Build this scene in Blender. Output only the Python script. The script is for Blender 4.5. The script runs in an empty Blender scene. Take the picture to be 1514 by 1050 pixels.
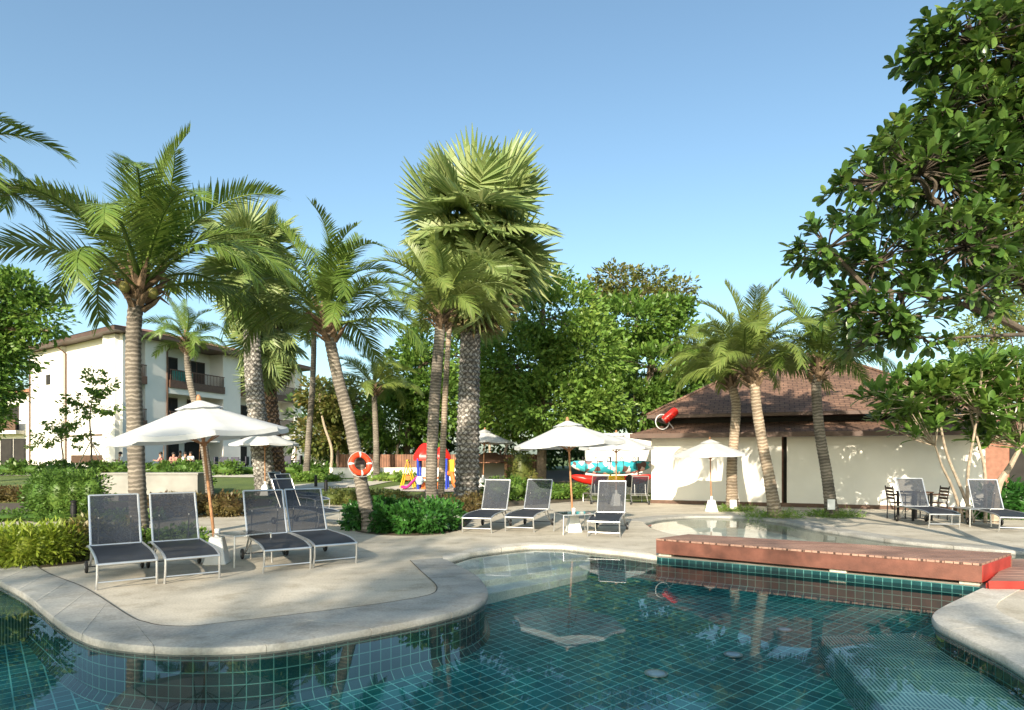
import bpy, math, random
import numpy as np
from mathutils import Vector, Matrix, Euler
from mathutils.geometry import tessellate_polygon
C = bpy.context.scene.collection
R = math.radians
PI = math.pi
# ------------------------------------------------------------------ survey of the place
F, CX, HY, H = 950.0, 757.0, 675.0, 1.65        # focal length in photo pixels, principal column, horizon row, eye height
def G(x, y, z=0.0):
    D = F * (H - z) / (y - HY)
    return Vector(((x - CX) / F * D, D, z))
T0, TS = 24.0, .8 / 21
def T(D): return TS * min(max(D - T0, 0.0), 21.0)     # the lawn climbs gently behind the deck
def GT(x, y):
    D = F * H / (y - HY)
    if D > T0:
        D = F * (H + TS * T0) / (y - HY + TS * F)
        if D > 45: D = F * (H - .8) / (y - HY)
    return Vector(((x - CX) / F * D, D, T(D)))
def PX(x, D): return (x - CX) / F * D
def PZ(y, D): return H - (y - HY) / F * D

# ------------------------------------------------------------------ materials
MATS = {}
def nt(name):
    m = bpy.data.materials.new(name); m.use_nodes = True
    t = m.node_tree; p = t.nodes['Principled BSDF']
    return m, t, p, t.nodes['Material Output']
def N(t, typ, **kw):
    n = t.nodes.new(typ)
    for k, v in kw.items(): setattr(n, k, v)
    return n
def ramp(t, stops):
    r = N(t, 'ShaderNodeValToRGB'); e = r.color_ramp.elements
    while len(e) < len(stops): e.new(.5)
    for el, (p, c) in zip(e, stops): el.position = p; el.color = (*c, 1)
    return r
def mixc(t, fac, a, b, blend='MIX'):
    n = N(t, 'ShaderNodeMix', data_type='RGBA', blend_type=blend)
    for key, val in ((0, fac), (6, a), (7, b)):
        s = n.inputs[key]
        if hasattr(val, 'links') or isinstance(val, bpy.types.NodeSocket): t.links.new(val, s)
        elif isinstance(val, (int, float)): s.default_value = val
        else: s.default_value = (*val, 1)
    return n.outputs[2]
def mat(name, col, rough=.6, metal=0, var=.25, scale=6, bump=.1, bscale=60, spec=.4, obj=True):
    """plain surface with mottling and a fine bump"""
    if name in MATS: return MATS[name]
    m, t, p, o = nt(name)
    tc = N(t, 'ShaderNodeTexCoord')
    nz = N(t, 'ShaderNodeTexNoise'); nz.inputs['Scale'].default_value = scale; nz.inputs['Detail'].default_value = 6
    t.links.new(tc.outputs['Object'], nz.inputs['Vector'])
    d = [c * (1 - var) for c in col]; l = [min(1, c * (1 + var)) for c in col]
    r = ramp(t, [(.3, d), (.7, l)])
    t.links.new(nz.outputs['Fac'], r.inputs['Fac']); t.links.new(r.outputs['Color'], p.inputs['Base Color'])
    p.inputs['Roughness'].default_value = rough; p.inputs['Metallic'].default_value = metal
    p.inputs['Specular IOR Level'].default_value = spec
    if bump:
        b2 = N(t, 'ShaderNodeTexNoise'); b2.inputs['Scale'].default_value = bscale; b2.inputs['Detail'].default_value = 4
        t.links.new(tc.outputs['Object'], b2.inputs['Vector'])
        b = N(t, 'ShaderNodeBump'); b.inputs['Strength'].default_value = bump; b.inputs['Distance'].default_value = .02
        t.links.new(b2.outputs['Fac'], b.inputs['Height']); t.links.new(b.outputs['Normal'], p.inputs['Normal'])
    MATS[name] = m; return m
def leafmat(name, stops, rough=.42, trans=.3, spec=.35):
    m, t, p, o = nt(name)
    g = N(t, 'ShaderNodeNewGeometry'); r = ramp(t, stops)
    tc = N(t, 'ShaderNodeTexCoord'); nz = N(t, 'ShaderNodeTexNoise'); nz.inputs['Scale'].default_value = .8; nz.inputs['Detail'].default_value = 3
    t.links.new(tc.outputs['Object'], nz.inputs['Vector'])       # young and old growth in patches
    m1 = N(t, 'ShaderNodeMath', operation='MULTIPLY_ADD'); m1.inputs[1].default_value = .55; t.links.new(g.outputs['Random Per Island'], m1.inputs[0])
    m2 = N(t, 'ShaderNodeMapRange'); m2.inputs[1].default_value = .3; m2.inputs[2].default_value = .7; m2.inputs[3].default_value = 0; m2.inputs[4].default_value = .45
    t.links.new(nz.outputs['Fac'], m2.inputs[0]); t.links.new(m2.outputs[0], m1.inputs[2])
    t.links.new(m1.outputs[0], r.inputs['Fac'])
    t.links.new(r.outputs['Color'], p.inputs['Base Color'])
    p.inputs['Roughness'].default_value = rough; p.inputs['Specular IOR Level'].default_value = spec
    tr = N(t, 'ShaderNodeBsdfTranslucent'); mx = N(t, 'ShaderNodeMixShader'); mx.inputs[0].default_value = trans
    hs = N(t, 'ShaderNodeHueSaturation'); hs.inputs['Value'].default_value = 1.5; hs.inputs['Hue'].default_value = .485
    t.links.new(r.outputs['Color'], hs.inputs['Color']); t.links.new(hs.outputs['Color'], tr.inputs['Color'])
    t.links.new(p.outputs[0], mx.inputs[1]); t.links.new(tr.outputs[0], mx.inputs[2]); t.links.new(mx.outputs[0], o.inputs['Surface'])
    MATS[name] = m; return m
def tilemat(name, tile_a, tile_b, grout, tw, th, mortar=.05, rough=.25, offset=0.0, bump=.3, coord='UV', rot=0, grime=.25):
    """tiles; UVs are in metres"""
    m, t, p, o = nt(name)
    tc = N(t, 'ShaderNodeTexCoord'); mp = N(t, 'ShaderNodeMapping'); mp.inputs['Rotation'].default_value = (0, 0, rot)
    t.links.new(tc.outputs[coord], mp.inputs['Vector'])
    b = N(t, 'ShaderNodeTexBrick', offset=offset, squash=1.0)
    b.inputs['Scale'].default_value = 1.0; b.inputs['Brick Width'].default_value = tw; b.inputs['Row Height'].default_value = th
    b.inputs['Mortar Size'].default_value = mortar * min(tw, th); b.inputs['Mortar Smooth'].default_value = .15
    b.inputs['Color1'].default_value = (*tile_a, 1); b.inputs['Color2'].default_value = (*tile_b, 1); b.inputs['Mortar'].default_value = (*grout, 1)
    b.inputs['Bias'].default_value = 0
    t.links.new(mp.outputs[0], b.inputs['Vector'])
    nz = N(t, 'ShaderNodeTexNoise'); nz.inputs['Scale'].default_value = 1.7; nz.inputs['Detail'].default_value = 5
    t.links.new(tc.outputs['Object'], nz.inputs['Vector'])
    rr = ramp(t, [(.3, (1 - grime,) * 3), (.7, (1 + grime,) * 3)]); t.links.new(nz.outputs['Fac'], rr.inputs['Fac'])
    c = mixc(t, 1.0, b.outputs['Color'], rr.outputs['Color'], 'MULTIPLY')
    t.links.new(c, p.inputs['Base Color']); p.inputs['Roughness'].default_value = rough
    if bump:
        bp = N(t, 'ShaderNodeBump', invert=True); bp.inputs['Strength'].default_value = bump; bp.inputs['Distance'].default_value = .01
        t.links.new(b.outputs['Fac'], bp.inputs['Height']); t.links.new(bp.outputs['Normal'], p.inputs['Normal'])
    MATS[name] = m; return m

def concrete(name, a, b, c, sc=.55, rough=.75):
    m, t, p, o = nt(name)
    tc = N(t, 'ShaderNodeTexCoord')
    n1 = N(t, 'ShaderNodeTexNoise'); n1.inputs['Scale'].default_value = sc; n1.inputs['Detail'].default_value = 8; n1.inputs['Roughness'].default_value = .62; n1.inputs['Distortion'].default_value = .6
    mp = N(t, 'ShaderNodeMapping'); mp.inputs['Scale'].default_value = (1.0, 2.2, 1); mp.inputs['Rotation'].default_value = (0, 0, .35)
    t.links.new(tc.outputs['Object'], mp.inputs['Vector']); t.links.new(mp.outputs[0], n1.inputs['Vector'])
    r1 = ramp(t, [(.3, a), (.5, b), (.72, c)]); t.links.new(n1.outputs['Fac'], r1.inputs['Fac'])
    n2 = N(t, 'ShaderNodeTexNoise'); n2.inputs['Scale'].default_value = 42; n2.inputs['Detail'].default_value = 5
    t.links.new(tc.outputs['Object'], n2.inputs['Vector'])
    r2 = ramp(t, [(.3, (.8,) * 3), (.7, (1.12,) * 3)]); t.links.new(n2.outputs['Fac'], r2.inputs['Fac'])
    n3 = N(t, 'ShaderNodeTexNoise'); n3.inputs['Scale'].default_value = 2.3; n3.inputs['Detail'].default_value = 7; n3.inputs['Roughness'].default_value = .7
    t.links.new(tc.outputs['Object'], n3.inputs['Vector'])
    r3 = ramp(t, [(.36, (.72, .7, .66)), (.5, (1, 1, 1))]); t.links.new(n3.outputs['Fac'], r3.inputs['Fac'])
    c1 = mixc(t, 1.0, r1.outputs['Color'], r2.outputs['Color'], 'MULTIPLY')
    c2 = mixc(t, .8, c1, r3.outputs['Color'], 'MULTIPLY')
    t.links.new(c2, p.inputs['Base Color']); p.inputs['Roughness'].default_value = rough
    b = N(t, 'ShaderNodeBump'); b.inputs['Strength'].default_value = .12; b.inputs['Distance'].default_value = .01
    t.links.new(n2.outputs['Fac'], b.inputs['Height']); t.links.new(b.outputs['Normal'], p.inputs['Normal'])
    MATS[name] = m; return m

concrete('deck', (.37, .335, .265), (.475, .435, .35), (.56, .52, .43))
concrete('coping', (.25, .245, .225), (.33, .325, .295), (.40, .39, .355), sc=1.1, rough=.6)
concrete('pale_stone', (.44, .42, .36), (.54, .51, .44), (.62, .59, .52), sc=.9)
concrete('soil', (.06, .045, .03), (.09, .07, .045), (.12, .09, .06), sc=3)
concrete('step_stone', (.80, .81, .70), (.87, .88, .78), (.90, .90, .82), sc=1.4)
mat('joint', (.07, .065, .055), .9, var=.2)
def lawnmat():
    m, t, p, o = nt('lawn'); tc = N(t, 'ShaderNodeTexCoord')
    a = N(t, 'ShaderNodeTexNoise'); a.inputs['Scale'].default_value = .35; a.inputs['Detail'].default_value = 8; a.inputs['Roughness'].default_value = .7
    t.links.new(tc.outputs['Object'], a.inputs['Vector'])
    r = ramp(t, [(.3, (.055, .095, .02)), (.55, (.11, .16, .03)), (.75, (.19, .21, .06))]); t.links.new(a.outputs['Fac'], r.inputs['Fac'])
    b = N(t, 'ShaderNodeTexNoise'); b.inputs['Scale'].default_value = 25; b.inputs['Detail'].default_value = 4
    t.links.new(tc.outputs['Object'], b.inputs['Vector'])
    r2 = ramp(t, [(.3, (.6,) * 3), (.7, (1.3,) * 3)]); t.links.new(b.outputs['Fac'], r2.inputs['Fac'])
    t.links.new(mixc(t, 1.0, r.outputs['Color'], r2.outputs['Color'], 'MULTIPLY'), p.inputs['Base Color'])
    p.inputs['Roughness'].default_value = .9
    bp = N(t, 'ShaderNodeBump'); bp.inputs['Strength'].default_value = .6; bp.inputs['Distance'].default_value = .05
    t.links.new(b.outputs['Fac'], bp.inputs['Height']); t.links.new(bp.outputs['Normal'], p.inputs['Normal'])
    MATS['lawn'] = m
lawnmat()
TROT = R(-40)
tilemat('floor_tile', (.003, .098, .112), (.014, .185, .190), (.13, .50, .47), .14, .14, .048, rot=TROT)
tilemat('wall_tile', (.003, .034, .040), (.008, .056, .060), (.08, .25, .23), .112, .112, .045)  # tile and grout darkened, the wall's shade is put into their colour
tilemat('fine_tile', (.008, .115, .125), (.016, .15, .155), (.26, .50, .45), .32, .034, .26, rot=0)
tilemat('bench_tile', (.012, .085, .075), (.02, .11, .10), (.20, .36, .30), .03, .3, .22)
def watermat():
    m, t, p, o = nt('pool_water'); t.nodes.remove(p)
    tc = N(t, 'ShaderNodeTexCoord')
    n = N(t, 'ShaderNodeTexNoise'); n.inputs['Scale'].default_value = 1.3; n.inputs['Detail'].default_value = 1.0
    t.links.new(tc.outputs['Object'], n.inputs['Vector'])
    b = N(t, 'ShaderNodeBump'); b.inputs['Strength'].default_value = .012; b.inputs['Distance'].default_value = .05
    t.links.new(n.outputs['Fac'], b.inputs['Height'])
    fr = N(t, 'ShaderNodeFresnel'); fr.inputs['IOR'].default_value = 1.31; t.links.new(b.outputs['Normal'], fr.inputs['Normal'])
    gl = N(t, 'ShaderNodeBsdfGlossy'); gl.inputs['Roughness'].default_value = .012; t.links.new(b.outputs['Normal'], gl.inputs['Normal'])
    tp = N(t, 'ShaderNodeBsdfTransparent'); tp.inputs['Color'].default_value = (.94, 1, 1, 1)
    mu = N(t, 'ShaderNodeMath', operation='MULTIPLY'); mu.inputs[1].default_value = .72; t.links.new(fr.outputs[0], mu.inputs[0])
    mx = N(t, 'ShaderNodeMixShader'); t.links.new(mu.outputs[0], mx.inputs[0]); t.links.new(tp.outputs[0], mx.inputs[1]); t.links.new(gl.outputs[0], mx.inputs[2])
    t.links.new(mx.outputs[0], o.inputs['Surface']); MATS['pool_water'] = m
watermat()
def see_through(name, col, alpha, rough=.6):
    m, t, p, o = nt(name)
    p.inputs['Base Color'].default_value = (*col, 1); p.inputs['Roughness'].default_value = rough
    tc = N(t, 'ShaderNodeTexCoord'); w = N(t, 'ShaderNodeTexNoise'); w.inputs['Scale'].default_value = 9
    t.links.new(tc.outputs['Object'], w.inputs['Vector'])
    r = ramp(t, [(.3, [c * .8 for c in col]), (.7, [c * 1.25 for c in col])]); t.links.new(w.outputs['Fac'], r.inputs['Fac']); t.links.new(r.outputs['Color'], p.inputs['Base Color'])
    tp = N(t, 'ShaderNodeBsdfTransparent'); mx = N(t, 'ShaderNodeMixShader'); mx.inputs[0].default_value = alpha
    t.links.new(tp.outputs[0], mx.inputs[1]); t.links.new(p.outputs[0], mx.inputs[2]); t.links.new(mx.outputs[0], o.inputs['Surface'])
    MATS[name] = m; return m
see_through('sling', (.009, .015, .027), .86)
see_through('sling_seat', (.012, .017, .027), .95)
def glassmat(name, col, rough=.05):
    m, t, p, o = nt(name)
    gl = N(t, 'ShaderNodeBsdfGlossy'); gl.inputs['Roughness'].default_value = rough
    tp = N(t, 'ShaderNodeBsdfTransparent'); tp.inputs['Color'].default_value = (*col, 1)
    fr = N(t, 'ShaderNodeFresnel'); fr.inputs['IOR'].default_value = 1.5
    mx = N(t, 'ShaderNodeMixShader'); t.links.new(fr.outputs[0], mx.inputs[0]); t.links.new(tp.outputs[0], mx.inputs[1]); t.links.new(gl.outputs[0], mx.inputs[2]); t.links.new(mx.outputs[0], o.inputs['Surface'])
    t.nodes.remove(p); MATS[name] = m
glassmat('clear_glass', (.8, .88, .88))
mat('aluminium', (.62, .63, .63), .32, .85, var=.08, bump=.02)
mat('black_rubber', (.015, .015, .016), .6, var=.2, bump=.05)
mat('black_metal', (.02, .02, .022), .4, .3, var=.2, bump=.03)
mat('wood_pole', (.34, .17, .08), .5, var=.3, scale=14, bump=.1)
mat('dark_wood', (.07, .035, .02), .5, var=.35, scale=12)
mat('white_plastic', (.72, .73, .72), .45, var=.08, bump=.03)
def canvas(name, col):
    m = mat(name, col, .85, var=.07, scale=3, bump=.12, bscale=220, spec=.15)
    t = m.node_tree; p = t.nodes['Principled BSDF']; o = t.nodes['Material Output']
    tr = N(t, 'ShaderNodeBsdfTranslucent'); tr.inputs['Color'].default_value = (*col, 1)
    mx = N(t, 'ShaderNodeMixShader'); mx.inputs[0].default_value = .32
    t.links.new(p.outputs[0], mx.inputs[1]); t.links.new(tr.outputs[0], mx.inputs[2]); t.links.new(mx.outputs[0], o.inputs['Surface'])
canvas('canvas', (.66, .68, .68))
mat('white_wall', (.76, .735, .67), .85, var=.05, scale=1.2, bump=.06, bscale=90)
mat('hotel_wall', (.76, .73, .66), .85, var=.06, scale=.6, bump=.05, bscale=40)
mat('brown_trim', (.10, .055, .035), .55, var=.25)
mat('fascia', (.085, .05, .035), .5, var=.2, scale=3)
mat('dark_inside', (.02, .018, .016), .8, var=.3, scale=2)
mat('concrete_wall', (.27, .265, .24), .8, var=.18, scale=1.5)
mat('brick_paint', (.26, .125, .085), .8, var=.2)
mat('red_paint', (.14, .053, .035), .55, var=.35, scale=5, bump=.15)
mat('red_bright', (.33, .035, .026), .45, var=.25, scale=4)
mat('plastic_red', (.62, .022, .015), .32, var=.12, bump=.02)
mat('plastic_yellow', (.75, .42, .02), .35, var=.1, bump=.02)
mat('plastic_blue', (.03, .06, .42), .35, var=.1, bump=.02)
mat('plastic_pink', (.62, .03, .22), .35, var=.1, bump=.02)
mat('plastic_orange', (.75, .16, .03), .35, var=.1, bump=.02)
mat('plastic_pale', (.45, .58, .66), .35, var=.1, bump=.02)
mat('ring_orange', (.70, .06, .018), .45, var=.12, bump=.04)
mat('skin', (.45, .26, .18), .5, var=.1, bump=0)
mat('hair', (.02, .014, .01), .5, var=.2, bump=0)
mat('cloth_pink', (.6, .25, .22), .8, var=.15); mat('cloth_white', (.7, .7, .66), .8, var=.1); mat('cloth_dark', (.05, .05, .07), .8, var=.2); mat('cloth_brown', (.3, .14, .07), .8, var=.2)
mat('teal_cloth', (.03, .32, .27), .8, var=.2)
mat('bark_brown', (.16, .12, .085), .9, var=.4, scale=9, bump=.6, bscale=26)
mat('bark_dark', (.085, .068, .05), .9, var=.35, scale=9, bump=.5, bscale=24)
mat('bark_grey', (.27, .25, .22), .9, var=.35, scale=7, bump=.5, bscale=24)
mat('stem_grey', (.33, .27, .20), .8, var=.3, scale=10, bump=.4, bscale=30)
mat('palm_fibre', (.17, .115, .07), .9, var=.5, scale=12, bump=.6, bscale=40)
mat('coconut', (.22, .20, .05), .5, var=.3)
def boards(name, a, b, gap, w, rot):
    tilemat(name, a, b, gap, 60, w, .08, rough=.6, coord='Object', rot=rot, grime=.35)
boards('deck_boards', (.27, .155, .115), (.35, .21, .155), (.06, .03, .02), .12, 0)
def shingles():
    tilemat('shingles', (.135, .076, .05), (.185, .108, .07), (.06, .034, .024), .3, .16, .1, rough=.85, offset=.5, bump=.6, coord='UV', grime=.4)
    tilemat('roof_tile', (.30, .13, .075), (.36, .17, .10), (.14, .06, .04), .3, .3, .12, rough=.8, offset=0, bump=.6, coord='UV', grime=.35)
shingles()
tilemat('fence_boards', (.20, .095, .055), (.27, .135, .08), (.05, .025, .015), .14, 8, .1, rough=.8, coord='UV', grime=.4)
def palmbark(name, a, b, dk, ring, mort):
    m = tilemat(name, a, b, dk, 9.0, ring, mort, rough=.9, offset=.3, bump=.8, coord='UV', grime=.5)
    t = m.node_tree
    br = [n for n in t.nodes if n.type == 'TEX_BRICK'][0]; mp = [n for n in t.nodes if n.type == 'MAPPING'][0]; tc = [n for n in t.nodes if n.type == 'TEX_COORD'][0]
    nz = N(t, 'ShaderNodeTexNoise'); nz.inputs['Scale'].default_value = 7; nz.inputs['Detail'].default_value = 5; t.links.new(tc.outputs['Object'], nz.inputs['Vector'])
    ad = N(t, 'ShaderNodeVectorMath', operation='MULTIPLY_ADD'); ad.inputs[1].default_value = (.2, .12, 0)
    t.links.new(nz.outputs['Color'], ad.inputs[0]); t.links.new(mp.outputs[0], ad.inputs[2]); t.links.new(ad.outputs[0], br.inputs['Vector'])
def boots(m):
    t = m.node_tree
    br = [n for n in t.nodes if n.type == 'TEX_BRICK'][0]; mp = [n for n in t.nodes if n.type == 'MAPPING'][0]; tc = [n for n in t.nodes if n.type == 'TEX_COORD'][0]
    nz = N(t, 'ShaderNodeTexNoise'); nz.inputs['Scale'].default_value = 5; nz.inputs['Detail'].default_value = 5; t.links.new(tc.outputs['Object'], nz.inputs['Vector'])
    ad = N(t, 'ShaderNodeVectorMath', operation='MULTIPLY_ADD'); ad.inputs[1].default_value = (.30, .30, 0)
    t.links.new(nz.outputs['Color'], ad.inputs[0]); t.links.new(mp.outputs[0], ad.inputs[2]); t.links.new(ad.outputs[0], br.inputs['Vector'])
    br.inputs['Mortar Smooth'].default_value = .7
palmbark('coco_bark', (.19, .165, .135), (.25, .22, .18), (.11, .095, .075), .085, .30)
palmbark('coco_bark_warm', (.33, .265, .195), (.39, .32, .24), (.21, .16, .11), .09, .30)
tilemat('boot_bark', (.24, .225, .20), (.40, .38, .34), (.10, .09, .078), .15, .15, .26, rough=.9, offset=0, bump=1.0, coord='UV', rot=R(45), grime=.5)
tilemat('boot_bark_red', (.28, .16, .09), (.44, .27, .16), (.07, .045, .028), .16, .16, .32, rough=.9, offset=0, bump=1.0, coord='UV', rot=R(45), grime=.5)
boots(MATS['boot_bark']); boots(MATS['boot_bark_red'])
# leaves
leafmat('coco_leaf', [(0, (0.077, 0.148, 0.026)), (.5, (0.120, 0.189, 0.035)), (1, (0.182, 0.232, 0.056))], trans=.25, rough=.38)
leafmat('coco_leaf_pale', [(0, (0.113, 0.177, 0.037)), (.5, (0.164, 0.221, 0.051)), (1, (0.240, 0.265, 0.076))], trans=.3, rough=.4)
leafmat('fan_leaf', [(0, (0.130, 0.211, 0.065)), (.5, (0.211, 0.276, 0.098)), (1, (0.325, 0.357, 0.146))], trans=.25, rough=.45)
leafmat('fan_dead', [(0, (.16, .12, .06)), (1, (.30, .23, .12))], trans=.2, rough=.8)
leafmat('leaf_mid', [(0, (0.065, 0.139, 0.026)), (.5, (0.112, 0.214, 0.037)), (1, (0.196, 0.288, 0.056))])
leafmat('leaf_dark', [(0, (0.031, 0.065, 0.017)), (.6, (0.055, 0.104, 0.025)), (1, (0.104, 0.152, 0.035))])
leafmat('leaf_bright', [(0, (0.094, 0.187, 0.034)), (.5, (0.150, 0.262, 0.048)), (1, (0.262, 0.346, 0.074))])
leafmat('leaf_rusty', [(0, (0.083, 0.117, 0.028)), (.5, (0.138, 0.166, 0.041)), (1, (0.235, 0.166, 0.055))])
leafmat('leaf_big', [(0, (0.036, 0.086, 0.020)), (.45, (0.065, 0.135, 0.026)), (.8, (0.114, 0.186, 0.036)), (1, (0.244, 0.272, 0.057))], rough=.28, trans=.22, spec=.5)
leafmat('leaf_plumeria', [(0, (0.057, 0.137, 0.025)), (.6, (0.108, 0.201, 0.036)), (1, (0.187, 0.273, 0.051))], rough=.35)
leafmat('leaf_hedge', [(0, (0.047, 0.102, 0.019)), (.5, (0.086, 0.172, 0.031)), (1, (0.156, 0.242, 0.047))])
leafmat('leaf_lime', [(0, (0.112, 0.174, 0.018)), (.5, (0.187, 0.262, 0.025)), (1, (0.299, 0.350, 0.050))])
leafmat('leaf_red', [(0, (.10, .045, .025)), (.45, (.11, .085, .03)), (1, (.16, .14, .05))])
leafmat('leaf_glossy', [(0, (0.019, 0.078, 0.016)), (.6, (0.039, 0.130, 0.023)), (1, (0.078, 0.208, 0.039))], rough=.28, spec=.5)

# ------------------------------------------------------------------ object helpers
def tag(o, label=None, cat=None, group=None, kind=None):
    if label: o['label'] = label
    if cat: o['category'] = cat
    if group: o['group'] = group
    if kind: o['kind'] = kind
    return o
def empty(name, loc, rz=0, label=None, cat=None, group=None):
    o = bpy.data.objects.new(name, None); C.objects.link(o); o.location = loc; o.rotation_euler = (0, 0, rz); o.empty_display_size = .1
    return tag(o, label, cat, group)
def copy_tree(o, parent=None):
    c = o.copy(); C.objects.link(c)
    if parent is not None: c.parent = parent
    for ch in list(o.children): copy_tree(ch, c)
    return c
class MB:
    def __init__(s): s.v = []; s.f = []; s.uv = []; s.mi = []
    def add(s, vs, fs, uvs=None, mi=0):
        b = len(s.v); s.v += [tuple(v) for v in vs]
        for k, f in enumerate(fs):
            s.f.append([b + i for i in f]); s.mi.append(mi)
            s.uv.append(uvs[k] if uvs else None)
    def box(s, c, d, rz=0, mi=0, M=None, taper=1.0):
        hx, hy, hz = d[0] / 2, d[1] / 2, d[2] / 2
        vs = []
        for z in (-hz, hz):
            k = taper if z > 0 else 1
            for x, y in ((-hx, -hy), (hx, -hy), (hx, hy), (-hx, hy)): vs.append(Vector((x * k, y * k, z)))
        if M is None: M = Matrix.Translation(c) @ Matrix.Rotation(rz, 4, 'Z')
        s.add([M @ v for v in vs], [(3, 2, 1, 0), (4, 5, 6, 7), (0, 1, 5, 4), (1, 2, 6, 5), (2, 3, 7, 6), (3, 0, 4, 7)], mi=mi)
    def fbox(s, P, u, n, s0, s1, t0, t1, z0, z1, mi=0):
        P = Vector((P[0], P[1], 0)); u = Vector((u[0], u[1], 0)); n = Vector((n[0], n[1], 0))
        q = [P + u * a + n * b for a, b in ((s0, t0), (s1, t0), (s1, t1), (s0, t1))]
        vs = [Vector((p.x, p.y, z)) for z in (z0, z1) for p in q]
        uvf = lambda ids: [((vs[i] - P).dot(u) if abs((vs[ids[0]] - vs[ids[2]]).dot(u)) > .01 else (vs[i] - P).dot(n), vs[i].z) for i in ids]
        fs = [(0, 1, 2, 3), (7, 6, 5, 4), (0, 4, 5, 1), (1, 5, 6, 2), (2, 6, 7, 3), (3, 7, 4, 0)]
        s.add(vs, fs, [uvf(f) for f in fs], mi)
    def tube(s, pts, rad, n=8, cap=True, mi=0, closed=False, sq=1.0):
        pts = [Vector(p) for p in pts]; m = len(pts)
        if not hasattr(rad, '__len__'): rad = [rad] * m
        vs = []; up = Vector((0.13, .21, 1)).normalized(); L = 0; ls = []
        px = None
        for i, p in enumerate(pts):
            a = pts[(i - 1) % m] if (closed or i > 0) else p; b = pts[(i + 1) % m] if (closed or i < m - 1) else p
            t = (b - a).normalized()
            if px is None:
                px = t.cross(up if abs(t.dot(up)) < .97 else Vector((1, 0, 0))).normalized()
            else:
                px = (px - t * px.dot(t)).normalized()
            py = t.cross(px)
            if i: L += (p - pts[i - 1]).length
            ls.append(L)
            for k in range(n):
                q = 2 * PI * k / n
                vs.append(p + (px * math.cos(q) + py * math.sin(q) * sq) * rad[i])
        fs = []; uv = []
        rm = sum(rad) / m
        for i in range(m if closed else m - 1):
            j = (i + 1) % m
            for k in range(n):
                k2 = (k + 1) % n
                fs.append((i * n + k, i * n + k2, j * n + k2, j * n + k))
                u0, u1 = 2 * PI * rm * k / n, 2 * PI * rm * (k + 1) / n
                uv.append([(u0, ls[i]), (u1, ls[i]), (u1, ls[j]), (u0, ls[j])])
        if cap and not closed:
            fs.append(tuple(range(n - 1, -1, -1))); uv.append(None)
            fs.append(tuple((m - 1) * n + k for k in range(n))); uv.append(None)
        s.add(vs, fs, uv, mi)
    def lathe(s, prof, n=16, c=(0, 0, 0), mi=0, M=None):
        vs = []
        for r, z in prof:
            for k in range(n):
                q = 2 * PI * k / n; vs.append(Vector((r * math.cos(q), r * math.sin(q), z)))
        if M is None: M = Matrix.Translation(c)
        fs = [(i * n + k, i * n + (k + 1) % n, (i + 1) * n + (k + 1) % n, (i + 1) * n + k) for i in range(len(prof) - 1) for k in range(n)]
        if prof[0][0] > 1e-4: fs.append(tuple(range(n - 1, -1, -1)))
        if prof[-1][0] > 1e-4: fs.append(tuple((len(prof) - 1) * n + k for k in range(n)))
        s.add([M @ v for v in vs], fs, mi=mi)
    def prism(s, poly, z0, z1, mi=0):
        n = len(poly)
        vs = [(p[0], p[1], z0) for p in poly] + [(p[0], p[1], z1) for p in poly]
        ar = sum(poly[i][0] * poly[(i + 1) % n][1] - poly[(i + 1) % n][0] * poly[i][1] for i in range(n))
        if ar < 0:
            vs = vs[:n][::-1] + vs[n:][::-1]
        fs = [tuple(range(n - 1, -1, -1)), tuple(range(n, 2 * n))] + [(i, (i + 1) % n, n + (i + 1) % n, n + i) for i in range(n)]
        s.add(vs, fs, mi=mi)
    def build(s, name, mats, parent=None, smooth=True, bevel=0, autosm=True):
        me = bpy.data.meshes.new(name); me.from_pydata(s.v, [], s.f)
        if not isinstance(mats, (list, tuple)): mats = [mats]
        for m in mats: me.materials.append(MATS[m])
        if len(mats) > 1: me.polygons.foreach_set('material_index', s.mi)
        if any(u is not None for u in s.uv):
            ul = me.uv_layers.new(name='UVMap').data
            for p, u in zip(me.polygons, s.uv):
                if u:
                    for li, w in zip(p.loop_indices, u): ul[li].uv = w
        if smooth:
            me.polygons.foreach_set('use_smooth', [True] * len(me.polygons))
            me.set_sharp_from_angle(angle=R(38))
        me.update()
        o = bpy.data.objects.new(name, me); C.objects.link(o)
        if parent is not None: o.parent = parent
        if bevel:
            b = o.modifiers.new('bevel', 'BEVEL'); b.width = bevel; b.segments = 2; b.limit_method = 'ANGLE'
        return o
def npmesh(name, V, Fq, m, parent=None, smooth=False):
    V = np.asarray(V, np.float32); Fq = np.asarray(Fq, np.int32)
    me = bpy.data.meshes.new(name); k = Fq.shape[1]
    me.vertices.add(len(V)); me.vertices.foreach_set('co', V.ravel())
    me.loops.add(Fq.size); me.loops.foreach_set('vertex_index', Fq.ravel())
    me.polygons.add(len(Fq)); me.polygons.foreach_set('loop_start', np.arange(0, Fq.size, k, dtype=np.int32))
    me.update(calc_edges=True); me.validate()
    if smooth: me.polygons.foreach_set('use_smooth', [True] * len(Fq))
    me.materials.append(MATS[m])
    o = bpy.data.objects.new(name, me); C.objects.link(o)
    if parent is not None: o.parent = parent
    return o
def unit(a): return a / np.maximum(np.linalg.norm(a, axis=-1, keepdims=True), 1e-9)
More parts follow.
